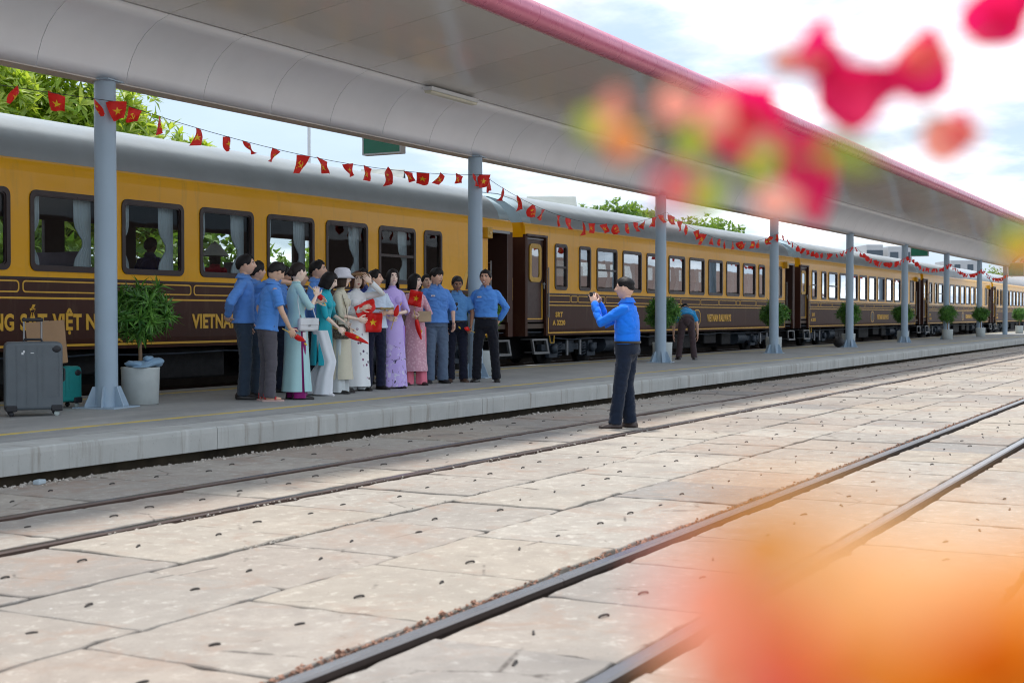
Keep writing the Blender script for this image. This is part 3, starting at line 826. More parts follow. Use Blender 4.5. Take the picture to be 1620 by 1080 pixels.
    for xc in ((D0[0]+D0[1])/2, (D1[0]+D1[1])/2):
        steps_mb().build('folding_step', STEEL, car, loc=(xc, -.02, 0))
        m = MB(); m.box(xc-.33, xc+.33, .06, .3, .93, .95); m.box(xc-.33, xc+.33, .12, .34, 1.05, 1.07); m.build('door_step', STEELB, car)
    # under the floor
    m = MB(); m.box(.3, CL-.3, .35, W-.35, .84, 1.0); m.box(.0, CL, .9, W-.9, .34, .84); m.build('underframe', BLACK, car)  # full-length centre box is added to stand in for deep shade under the train
    bogie(car, 2.75); bogie(car, CL-2.75)
    rn = random.Random(int(X0))
    for a, L, z in ((5.6, 1.3, .42), (7.5, .9, .5), (9.2, 1.6, .38), (11.6, 1.0, .48), (13.1, .8, .42)):
        m = MB(); m.box(a, a+L, .3, 1.0, z, .84); bevel(m.build('equipment_box', BLACK, car), .03)
    for a in (4.6, 14.4): m = MB(); m.tube([(a, .42, .61), (a+.75, .42, .61)], .2, 14); m.build('air_tank', STEELB, car)
    m = MB(); m.tube([(1.6+q*.9, .12, .80 - .05*abs(sin(q*1.3))) for q in range(19)], .014, 6); m.build('brake_pipe', STEELB, car)
    m = MB(); m.tube([(1.12, .0, .86), (1.16, -.01, .70), (1.32, -.01, .70), (1.36, 0, .86)], .014, 6); m.build('stirrup', LACQ, car)
    return car

TXT_VN = text_mesh('VIETNAM RAILWAYS', .205, .60, GOLD, .034, 1.06)
TXT_SRT = text_mesh('SRT', .11, .72, GOLD, .03, 1.1)
TXT_NUM = text_mesh('A 3220', .11, .72, GOLD, .03, 1.1)
def letters(s, h, cw, mat, parent, x0, x1, z):
    me = text_mesh(s, h, cw, mat, .034, 1.06)
    xs = [v.co.x for v in me.vertices]; a, b = min(xs), max(xs)
    k = (x1-x0)/(b-a)
    for v in me.vertices: v.co.x = (v.co.x-a)*k
    return obj('lettering', me, parent, (x0, -.004, z))
def fit(me, x0, x1):
    xs = [v.co.x for v in me.vertices]; a, b = min(xs), max(xs); k = (x1-x0)/(b-a)
    for v in me.vertices: v.co.x = (v.co.x-a)*k
    return me

X1 = 5.36
wins1 = [(x-X1, 1.22, 0) for x in (7.49, 9.03, 10.59, 12.12, 13.70, 15.26, 16.80, 18.34)] + [(19.90-X1, 1.20, 1), (21.39-X1, .64, 0)]
car1 = make_car(X1, wins1, 'nearest yellow and brown carriage with large windows behind the group of people', True)
for wd, xa_, xb_ in (('ĐƯỜNG', 11.04, 11.86), ('SẮT', 11.96, 12.39), ('VIỆT', 12.48, 12.97), ('NAM', 13.05, 13.62), ('VIETNAM', 15.09, 16.12), ('RAILWAYS', 16.22, 17.40)):
    letters(wd, .205, .6, GOLD, car1, xa_-X1, xb_-X1, 1.125)
letters('A 3221', .05, .8, GOLD, car1, 13.55-X1, 14.2-X1, .95)
m = MB()   # slanted gold emblem near the rear door
m.prism([(17.35, ZM+.02), (17.95, 2.75), (18.05, 2.75), (17.48, ZM+.02)], -.004, 0); m.prism([(17.62, 2.12), (18.3, 2.12), (18.3, 2.15), (17.64, 2.15)], -.004, 0)
m.build('slanted_stripe', GOLD, car1)
m = MB(); m.prism([(17.56, ZM+.02), (17.66, 2.08), (18.3, 2.08), (18.3, ZM+.02)], -.004, 0); m.build('slanted_panel', BROWN, car1)
X2 = 25.43
W2 = [(1.38, .63, 1), (2.62, .63, 0)] + [(3.57+1.507*k, 1.19, 1 if k in (0,) else 0) for k in range(8)] + [(15.62, .62, 0), (17.25, .80, 2)]
car2 = make_car(X2, W2, 'second carriage with two narrow windows next to its shut brown front door')
obj('lettering', fit(TXT_SRT, 0, .36), car2, (1.42, -.004, 1.27)); obj('lettering', fit(TXT_NUM, 0, .62), car2, (1.28, -.004, 1.09))
obj('lettering', fit(TXT_VN, 0, 2.02), car2, (11.02, -.004, 1.13))
m = MB(); m.ring([(x, z) for x, z in rrect(9.95, 10.5, 1.02, 1.46, .2)], rrect(9.98, 10.47, 1.05, 1.43, .18), -.006, .0); m.build('hatch_rim', GOLD, car2)
m = MB(); m.prism(rrect(9.98, 10.47, 1.05, 1.43, .18), -.003, -.0005); m.build('hatch', RUBBER, car2)
PITCHC = 20.16
for k, lab in enumerate(('third carriage of the yellow and brown train, its front door beyond the second shrub', 'fourth carriage of the train, far down the platform', 'farthest carriage of the train at the right edge')):
    c = copy_tree(car2); c.location.x = X2 + PITCHC*(k+1); c['label'] = lab
for c in [o for o in COL.objects if o.name.startswith('train_carriage')]: c['group'] = 'carriages of the yellow and brown train'
# ================================================================== PLANTS
LEAF_P = leafmat('shrub_leaf', (.03, .13, .018), (.16, .36, .06), .32, .3)
LEAF_T = leafmat('tree_leaf_sunny', (.26, .42, .05), (.60, .68, .15), .4, .55)
LEAF_F = leafmat('tree_leaf_far', (.10, .21, .04), (.28, .42, .10), .5, .5)
BARK = M('bark', (.26, .17, .10), .9, 0, .25, 12, .4, 60)
POTM = M('planter_concrete', (.56, .61, .60), .75, 0, .12, 3, .08, 40, randvar=.08)
SOIL = M('soil', (.05, .035, .025), 1)
def leaf(m, base, d, up, L, w, bend, mi=0):
    d = d.normalized(); s = d.cross(up)
    if s.length < 1e-4: s = d.orthogonal()
    s.normalize(); n = s.cross(d)
    p = [base, base + d*L*.45 + n*bend*L*.10, base + d*L - n*bend*L*.25]
    a = base + d*L*.42 + s*w*.5 + n*(w*.18); b = base + d*L*.42 - s*w*.5 + n*(w*.18); 
    m.add([p[0], a, p[1], b, p[2]], [(0, 2, 1), (0, 3, 2), (2, 4, 1), (3, 4, 2)], mi, False)
def rosette(m, c, axis, rn, n, L, w):
    axis = axis.normalized(); a = axis.orthogonal().normalized(); b = axis.cross(a)
    for k in range(n):
        an = 2*pi*k/n*1.0 + rn.uniform(-.3, .3) + k*.4; el = rn.uniform(-.1, 1.1)
        d = (a*cos(an)+b*sin(an))*cos(el) + axis*sin(el)
        leaf(m, c, d, axis, L*rn.uniform(.65, 1.15), w*rn.uniform(.8, 1.15), rn.uniform(.2, 1.1))
def pot_plant(seed, label):
    rn = random.Random(seed); root = thing('potted_shrub', (0, 0, PZ), label=label, cat='potted shrub', group='round shrubs in pale planters')
    m = MB(); m.lathe([(.19, 0), (.205, .006), (.218, .40), (.222, .42), (.216, .426), (.196, .42), (.19, .36)], n=36); m.build('planter', POTM, root)
    m = MB(); m.lathe([(.001, .375), (.195, .372)], n=20); m.build('soil', SOIL, root)
    m = MB(); m.tube([(0, 0, .36), (.008, .005, .55), (-.004, 0, .72), (.01, 0, .85)], [.026, .022, .02, .016], 8)
    for q in range(7):
        a = q*2*pi/7 + rn.random(); m.tube([(0, 0, .66+.025*q), (.09*cos(a), .09*sin(a), .80+.02*q), (.2*cos(a), .2*sin(a), .98+.03*q)], [.011, .009, .005], 6)
    m.build('trunk', BARK, root)
    m = MB(); C = Vector((0, 0, 1.05))
    for q in range(190):
        d = Vector((rn.gauss(0, 1), rn.gauss(0, 1), rn.gauss(0, 1))).normalized()
        r = .345*rn.uniform(.3, 1.0)*(1 + .34*noise.noise(d*1.9 + Vector((seed, 0, 0))))
        c = C + Vector((d.x*r*1.04, d.y*r*1.04, d.z*r*.92))
        rosette(m, c, d + Vector((0, 0, .35)), rn, 12, .185, .03)
    tag(m.build('foliage', LEAF_P, root), kind='stuff')
    return root
pp = pot_plant(11, 'nearest potted shrub with folded blue clothes on its planter')
pp2 = pot_plant(23, 'potted shrub hidden half behind the smiling man')
PL_LAB = [None, None, 'potted shrub between the third column and the bending man', 'potted shrub right of the fourth column', 'potted shrub right of the fifth column with the black bag',
          'potted shrub behind the sixth column', 'round potted shrub in front of the seventh column', 'round potted shrub in front of the eighth column', 'last small potted shrub at the right edge']
def place_pot(o, x, y, rz): o.location = (x, y, PZ); o.rotation_euler.z = rz
place_pot(pp, 11.76, 11.22, 0); place_pot(pp2, 19.90, 11.35, 1)
for k in range(2, 9):
    o = copy_tree(pp if k % 2 else pp2); o['label'] = PL_LAB[k]
    x = COLX[k]
    if k < 6: place_pot(o, x+.50, 11.28, k*1.3)
    elif k < 8: place_pot(o, x-.62, 10.95, k*1.3)
    else: place_pot(o, x+5.0, 11.1, 2)
# folded clothes on the first planter
m = MB()
for q, (x, y, z, a, b, c, rz) in enumerate(((-.06, -.10, .455, .17, .11, .035, .3), (.06, -.11, .475, .16, .10, .045, -.4), (.15, -.05, .46, .10, .12, .06, .2), (-.12, -.02, .46, .1, .12, .04, 0), (.02, -.1, .52, .07, .06, .035, .8))):
    m.ell((x, y, z), (a, b, c), 18, 10, 0, Matrix.Rotation(rz, 3, 'Z') @ Matrix.Rotation(.15*(q-2), 3, 'Y'))
for i, p in enumerate(m.v):
    v = Vector(p); n = noise.noise(v*14)*.022 + noise.noise(v*30)*.01; m.v[i] = (v.x+n, v.y+n*.6, max(.428, v.z+n))
cl = m.build('folded_jackets', cloth('pale_blue_cloth', (.25, .40, .55)), loc=(11.76, 11.22, PZ), label='folded pale blue jackets lying on the nearest planter', cat='clothes')

# ------------------------------------------------------------------ trees
def tree(name, loc, h, crown, nl, mat, seed, label, kind='rosette', ls=.3, group=None):
    rn = random.Random(seed); root = thing(name, loc, label=label, cat='tree', group=group)
    m = MB(); rx, ry, rz = crown; zc = h - rz
    m.tube([(0, 0, -.1), (.1, .05, zc*.5), (0, 0, zc)], [.05*h*.5, .04*h*.5, .022*h*.5], 10)
    tips = []
    for q in range(9):
        a = q*2.4; e = rn.uniform(.15, 1.2); t = Vector((rx*cos(a)*cos(e)*.7, ry*sin(a)*cos(e)*.7, zc + rz*sin(e)*.7)); tips.append(t)
        m.tube([(0, 0, zc*.75), t*.55 + Vector((0, 0, zc*.35)), t], [.02*h*.5, .012*h*.5, .006*h*.5], 6)
    m.build('trunk', BARK, root)
    m = MB(); clumps = []
    for q in range(46):
        d = Vector((rn.gauss(0, 1), rn.gauss(0, 1), abs(rn.gauss(0, .9)) - .15)).normalized(); r = rn.uniform(.45, .95)
        clumps.append((Vector((d.x*rx*r, d.y*ry*r, zc + d.z*rz*r)), rn.uniform(.22, .42)*min(rx, rz)))
    for q in range(nl):
        c, cr = clumps[q % len(clumps)]; d = Vector((rn.gauss(0, 1), rn.gauss(0, 1), rn.gauss(.35, .9))).normalized()
        p = c + d*cr*rn.uniform(.7, 1.05)
        if kind == 'rosette': rosette(m, p, d + Vector((0, 0, .8)), rn, 10, ls, ls*.28)
        else: rosette(m, p, d + Vector((0, 0, .3)), rn, 4, ls, ls*.5)
    tag(m.build('crown', mat, root), kind='stuff')
    return root
TG = 'trees beyond the train'
tree('broadleaf_tree', (17.6, 20.6, 0), 5.95, (3.3, 2.3, 2.6), 3400, LEAF_T, 4, 'sunny broadleaf tree rising above the nearest carriage roof', 'rosette', .36)
tree('broadleaf_tree', (21.6, 21.4, 0), 5.95, (2.2, 2.0, 2.4), 1800, LEAF_T, 9, 'lower sunny broadleaf tree right of the nearest column', 'rosette', .34)
for k, (x, y, h) in enumerate(((16.4, 18.6, 3.3), (19.6, 18.9, 3.2), (22.8, 19.2, 3.1), (26.5, 19.5, 3.0))):
    tree('green_shrub', (x, y, 0), h, (1.9, 1.0, 1.4), 330, LEAF_F, 30+k, ('green shrub seen through the leftmost carriage windows', 'green shrub seen through the window with the seated passenger', 'green shrub seen through the window with the conical hat', 'green shrub seen through the fourth large window')[k], 'leaf', .26)
for k, (px, top, d, w, lab) in enumerate(((935, 326, 92, 1.6, 'small distant tree at the foot of the grey gable'), (985, 322, 95, 2.6, 'distant round tree above the second carriage roof'), (1022, 334, 98, 1.6, 'distant low tree left of the third column'), (1100, 340, 100, 2.2, 'distant tree above the second carriage, right of the third column'), (1140, 350, 104, 2.0, 'distant tree with rounded crown between the third and fourth columns'), (1578, 425, 190, 3.0, 'far tree above the carriages near the right edge'))):
    p = at(px, top + 2, d); tree('distant_tree', (p.x, p.y, 0), p.z, (w*1.15, w, min(2.6, w)), 420, LEAF_F, 50+k, lab, 'leaf', .45, TG)

# ------------------------------------------------------------------ buildings beyond the train
BWALL = M('grey_green_wall', (.26, .30, .28), .8, 0, .06, 1)
BROOF = M('grey_sheet_roof', (.17, .20, .19), .6, .0, .08, 1)
def gable(px0, px1, top, d, depth, label, wall, roof):
    a = at(px0, top, d); b = at(px1, top, d); L = (b-a).length; ux = (b-a).normalized(); ux.z = 0; ux.normalize(); zt = at(px0, top, d + depth/2).z
    root = thing('gable_building', (a.x, a.y, 0), atan2(ux.y, ux.x), label=label, cat='building'); z = zt; e = z - 1.5
    m = MB(); m.box(0, L, 0, depth, -.05, e); m.xf(Matrix.Identity(4)); m.add([(L, 0, e), (L, depth, e), (L, depth/2, z-.06)], [(0, 1, 2)]); m.add([(0, 0, e), (0, depth, e), (0, depth/2, z-.06)], [(2, 1, 0)]); m.build('wall', wall, root)
    m = MB(); m.extr([(-.3, e-.15), (depth/2, z), (depth+.3, e-.15), (depth+.3, e-.27), (depth/2, z-.12), (-.3, e-.27)], -.4, L+.4); m.build('roof', roof, root)
    m = MB(); 
    for k in range(max(1, int(L/3))): m.ring(rrect(k*3+.8, k*3+2.2, 2, 3.6, .02), rrect(k*3+.88, k*3+2.12, 2.08, 3.52, .01), -.06, 0)
    m.build('window_frame', WHITEM, root); return root
gable(848, 903, 311, 64, 7, 'grey gabled building roof beyond the second carriage', BWALL, BROOF)
gable(576, 618, 268, 58, 5, 'low grey roof seen above the nearest carriage, under the green sign', BWALL, BROOF)
fp_ = at(489, 262, 44)
fpole = thing('flagpole', (fp_.x, fp_.y, 0), label='thin white flagpole rising behind the nearest carriage', cat='flagpole')
m = MB(); m.tube([(0, 0, 0), (0, 0, 10.5)], [.06, .05], 10); m.build('pole', WHITEM, fpole); m = MB(); m.ell((0, 0, 10.55), (.1, .1, .1)); m.build('finial', WHITEM, fpole)
BLD = M('tower_wall', (.62, .63, .64), .8, 0, .05, .5)
def block(px, top, d, w, label):
    a = at(px, top, d); root = thing('office_block', (a.x, a.y, 0), YAW - pi/2, label=label, cat='building', group='distant blocks at the end of the train')
    m = MB(); m.box(-w/2, w/2, 0, 8, -.05, a.z); m.build('wall', BLD, root)
    n = max(2, int(w/1.8)); pm_ = MB(); pm_.box(-.45, .45, -.05, 0, 0, 1.5); pme = pm_.mesh('window', M('tower_glass', (.08, .11, .14), .15))
    z = a.z - 2.1
    while z > 4:
        for k in range(n): obj('window', pme, root, (-w/2 + w*(k+.5)/n, 0, z))
        z -= 3
    return root
block(1384, 387, 150, 1.8, 'narrow distant block with two dark windows above the third carriage'); block(1424, 390, 150, 2.6, 'distant white block left of the sixth column'); block(1525, 412, 210, 4, 'pale distant block above the fourth carriage')
# station building across the tracks (its reflection is in the carriage windows)
stn = thing('station_building', (8, -40, 0), label='long low station building with tiled roof across the tracks from the train', cat='building')
m = MB(); m.box(0, 200, 0, 9, -.05, 4.2); m.build('wall', M('station_wall', (.55, .48, .38), .8), stn)
m = MB(); m.extr([(9.9, 4.1), (4.5, 7.2), (-.9, 4.1)], -1, 201); m.build('roof', M('roof_tile', (.12, .075, .06), .85, 0, .2, 2), stn)
wm = MB(); wm.box(0, 1.4, 9.0, 9.05, 1, 2.8); wme = wm.mesh('window', M('station_glass', (.05, .06, .07), .2))
for k in range(46): obj('window', wme, stn, (2+4.2*k, 0, 0))

# low dark wall, added so the gap under the train reads as shade
bw = thing('shade_backing_wall', (50, 16.95, -.12), label='low dark wall added behind the train to stand in for the shade under it', cat='wall'); m = MB(); m.box(-60, 70, 0, .25, 0, .98); m.build('wall', M('shade_backing_concrete', (.045, .04, .037), .95, 0, .3, 2, coord='World'), bw); m = MB(); m.box(-60, 70, -.03, .28, .98, 1.05); m.build('coping', M('shade_backing_coping', (.06, .055, .05), .95), bw)
# ================================================================== PEOPLE
SKIN = {}
def skin(c):
    if c not in SKIN:
        t = NT('skin'); v = t.vec('Object'); f = t.noise(v, 14, 4, .6)
        t.set(col=t.mix(f, mul(c, .88), mul(c, 1.1)), rough=.5, spec=.35, sss=.08); t.b.inputs['Subsurface Radius'].default_value = (.02, .008, .005)
        SKIN[c] = t.mat
    return SKIN[c]
LIPS = M('lips', (.42, .13, .11), .45); EYEW = M('eye_white', (.75, .73, .70), .3); EYED = M('eye_dark', (.02, .014, .012), .25)
HAIRM = {}
def hairmat(c):
    if c not in HAIRM:
        t = NT('hair'); v = t.vec('Object', (60, 60, 6)); f = t.noise(v, 2.5, 3)
        t.set(col=t.mix(f, mul(c, .5), mul(c, 1.5)), rough=.5, spec=.25); t.bump(f, .5, .006); HAIRM[c] = t.mat
    return HAIRM[c]
BLACKH = (.012, .010, .010)
CL_ = {}
def clothc(name, c, **k):
    key = (name, c)
    if key not in CL_: CL_[key] = cloth(name, c, **k)
    return CL_[key]
SHOE = M('shoe_leather', (.02, .017, .016), .35, 0, .2, 8)
BELT = M('belt_leather', (.02, .016, .014), .4)
REM = []                                    # (temporary object, final name, material, parent, wrinkle, extra)
def remesh_later(mb, name, mat, parent, vox=.013, wr=.004, wf=11, extra=None, smooth=4):
    me = mb.mesh('tmp', []); o = bpy.data.objects.new('tmp', me); COL.objects.link(o)
    r = o.modifiers.new('r', 'REMESH'); r.mode = 'VOXEL'; r.voxel_size = vox; r.use_smooth_shade = True
    s = o.modifiers.new('s', 'SMOOTH'); s.iterations = smooth; s.factor = .5
    REM.append((o, name, mat, parent, wr, wf, extra))
def flush_remesh():
    dg = bpy.context.evaluated_depsgraph_get()
    for o, name, mat, parent, wr, wf, extra in REM:
        me = bpy.data.meshes.new_from_object(o.evaluated_get(dg), depsgraph=dg)
        me.name = name
        if wr:
            ns = [v.normal.copy() for v in me.vertices]
            sd = Vector((hash(parent.name) % 17, len(name), 0))
            for v, n in zip(me.vertices, ns):
                p = v.co
                q = noise.noise(Vector((p.x*wf*.7, p.y*wf*.7, p.z*wf*1.5)) + sd); q2 = 1 - 2*abs(noise.noise(Vector((p.x*wf, p.y*wf, p.z*wf*1.1 + p.x*6)) + sd*1.7))
                k = wr
                if name == 'trousers': k *= 1 - .9*sstep(.84, .92, p.z)
                elif name == 'shirt': k *= .25 + .75*sstep(.98, 1.06, p.z)
                q3 = abs(noise.noise(Vector((p.x*6 + p.z*9, p.y*6, p.z*13 - p.x*7)) + sd*2.3)); q4 = abs(noise.noise(Vector((p.x*5 - p.z*6, p.y*7, p.z*6)) + sd*3.1))
                v.co = p + n*(k*(.45*q + .2*q2) - k*.62*max(0, 1-q3*4.5) - k*.5*max(0, 1-q4*5) + k*.25)
        if extra is not None:
            b = MB(); b.v = [tuple(v.co) for v in me.vertices]; b.f = [tuple(p.vertices) for p in me.polygons]; b.m = [0]*len(b.f); b.sm = [True]*len(b.f)
            b.merge(extra); me = b.mesh(name, mat)
        else:
            me.materials.clear(); me.materials.append(mat if not isinstance(mat, list) else mat[0])
            me.polygons.foreach_set('use_smooth', [True]*len(me.polygons))
        obj(name, me, parent)
    for r in REM:
        me = r[0].data; bpy.data.objects.remove(r[0]); bpy.data.meshes.remove(me)
    REM.clear()

def head_mb(Mh, female=False, smile=False, mouth_open=0):
    m = MB(); NA, NE = 56, 40; vs = []
    def pt(a, e):
        x = .077*cos(e)*sin(a); y = .096*cos(e)*cos(a); z = .117*sin(e)
        fr = max(0.0, cos(a))
        if z < 0:
            t = -z/.117; x *= 1 - (.34 if female else .26)*t**1.6
            if y < 0: y *= 1 - .25*t
            else: y *= 1 - .10*t + .0*t
            y += .012*t*fr
        if y < 0: y *= 1.06
        if fr > 0:
            ax = abs(x)
            y += .023*exp(-(x/.0135)**2 - ((z+.014)/.017)**2)*fr + .012*exp(-(x/.010)**2 - ((z-.012)/.028)**2)*fr
            y += .005*exp(-((z-.036)/.011)**2)*exp(-((ax-.028)/.022)**2)
            y -= .0095*exp(-((ax-.031)/.015)**2 - ((z-.013)/.013)**2)
            y += .0065*exp(-(x/.024)**2 - ((z+.056)/.013)**2) - .004*exp(-(x/.022)**2 - ((z+.0565)/.0025)**2)
            y += .006*exp(-(x/.018)**2 - ((z+.094)/.014)**2)
            y += .004*exp(-((ax-.045)/.018)**2 - ((z+.018)/.02)**2)
        return Vector((x, y, z))
    for j in range(NE+1):
        e = -pi/2 + pi*j/NE
        for i in range(NA):
            s = -1 + 2*i/NA; a = (1 if s >= 0 else -1)*pi*abs(s)**1.45
            vs.append(pt(a, e))
    fs = []; mi = []
    for j in range(NE):
        for i in range(NA):
            f = (j*NA+i, j*NA+(i+1) % NA, (j+1)*NA+(i+1) % NA, (j+1)*NA+i); fs.append(f)
            c = sum((vs[k] for k in f), Vector())/4; k = 0
            if c.y > .05:
                zl = c.z + .056 - (4.0*c.x*c.x if smile else 0)
                wl = .031 if smile else .024
                if abs(c.x) < wl and abs(zl) < .0085*(1-(abs(c.x)/wl)**2)+.001: k = 1
                if .013 < abs(c.x) < .048 and abs(c.z-.035+.10*(abs(c.x)-.028)) < .0056: k = 2
            mi.append(k)
    for f, k in zip(fs, mi): m.f.append(f); m.m.append(k); m.sm.append(True)
    m.v = [tuple(p) for p in vs]
    for s in (-1, 1):
        c = Vector((s*.031, .0745, .013))
        m.ell(c, (.0145, .008, .0066), 12, 8, 3); m.ell(c + Vector((0, .0042, 0)), (.0082, .0052, .0066), 10, 6, 2)
        m.ell((s*.0785, -.006, .0), (.010, .022, .034), 12, 8, 0, Matrix.Rotation(-s*.35, 3, 'Z'))
        m.ell((s*.082, -.002, -.002), (.006, .013, .022), 10, 6, 0, Matrix.Rotation(-s*.35, 3, 'Z'))
    if smile: m.add([(-.018, .0925, -.052), (.018, .0925, -.052), (.014, .0935, -.061), (-.014, .0935, -.061)], [(0, 3, 2, 1)], 3)
    return m.xf(Mh)
def sstep(a, b, x):
    t = min(1, max(0, (x-a)/(b-a))); return t*t*(3-2*t)
def hair_mb(Mh, style):
    m = MB(); NA, NR = 48, 14
    def line(a):
        A = abs(a)
        if style == 'short': return .60 - .55*sstep(.65, 1.15, A) - .12*sstep(1.15, 1.5, A) - .38*sstep(1.9, 2.5, A)
        if style == 'flat': return .62 - .40*sstep(.6, 1.15, A) - .34*sstep(1.8, 2.5, A)
        if style == 'fringe': return .34 - .40*sstep(.75, 1.2, A) - .42*sstep(1.9, 2.5, A)
        if style == 'bob': return .52 - 1.45*sstep(.55, .95, A) - .10*sstep(1.5, 2.2, A)
        if style == 'bun': return .62 - .58*sstep(.55, 1.2, A) - .45*sstep(1.9, 2.4, A)
        if style == 'long': return .58 - 1.3*sstep(.45, .85, A) - 2.6*sstep(1.35, 1.9, A)
        return .3
    thick = {'short': .011, 'flat': .020, 'fringe': .015, 'bob': .014, 'bun': .008, 'long': .012}[style]
    keep = style in ('bob', 'long'); rings = []
    for j in range(NR+1):
        t = j/NR; row = []
        for i in range(NA):
            a = -pi + 2*pi*i/NA; v1 = line(a)
            v = 1 - (1-v1)*t**.85
            hr = sqrt(max(0, 1-min(1, v)**2)) if v > 0 else (max(sqrt(max(0, 1-v*v)) if v > -1 else 0, .96 + .10*min(1, -v)) if keep else sqrt(max(0, 1-v*v)))
            nz = .5 + .5*noise.noise(Vector((a*2.2, v*3, len(style))))
            th = thick*(1-t**5)*(.75+.6*nz) + .003
            if style in ('short', 'fringe') and v > .3: th += .012*nz*max(0, cos(a))
            th *= (.30 + .70*sstep(.25, .6, v)) if style == 'flat' else 1
            x = (.077+th)*hr*sin(a); y = (.098*(1.06 if cos(a) < 0 else 1)+th)*hr*cos(a); z = (.117+th*.9)*v
            if v < -1 : y -= .02*(-v-1)
            w_ = .007*noise.noise(Vector((a*7, v*5, len(style))))*(.3+t); x += w_*sin(a); y += w_*cos(a); z += .007*noise.noise(Vector((a*6, v*9, 4)))*t
            row.append((x, y, z))
        rings.append(row)
    m.loft(rings, 0, True, False)
    inner = [tuple(Vector(p)*.93) for p in rings[-1]]
    m.loft([rings[-1], inner], 0, True, False)
    if style == 'bun': m.ell((0, -.115, -.01), (.042, .036, .042), 16, 10)
    return m.xf(Mh)
def hand_mb(m, w, a, n, th, curl, sc=1.0):
    """palm, four unequal bent fingers and a thumb; a = along, n = palm side, th = thumb side"""
    a = a.normalized(); n = (n - a*n.dot(a)).normalized(); s = a.cross(n).normalized()
    if s.dot(th) < 0: s = -s
    P = lambda x, y, z: w + (a*x + s*y + n*z)*sc
    pl = frameM((0,0,0), a, s, n).to_3x3()
    m.ell(P(.045, 0, 0), (.054*sc, .043*sc, .017*sc), 14, 10, 0, pl)
    for i, L in enumerate((.070, .080, .075, .058)):
        y = .031 - .0207*i; p = P(.078 - .004*abs(i-1.3), y, 0); pts = [p - a*.02*sc, p]; ang = curl*.25
        for seg in (.45, .32, .25):
            d = a*cos(ang) + n*sin(ang) + s*(.10*(1.5-i)*.5); p = p + d.normalized()*L*seg*sc; pts.append(p); ang += curl
        m.tube(pts, [.0095*sc, .0092*sc, .0086*sc, .0078*sc, .0062*sc], 7, 0, True, True)
    b = P(.015, .030, .004); d1 = (a*.62 + s*.72 + n*.25).normalized(); p1 = b + d1*.042*sc; d2 = (a*.9 + s*.30 + n*.35*(1+curl)).normalized(); p2 = p1 + d2*.030*sc
    m.tube([b - d1*.015*sc, b, p1, p2, p2 + d2*.022*sc], [.012*sc, .0125*sc, .011*sc, .0095*sc, .007*sc], 7, 0, True, True)

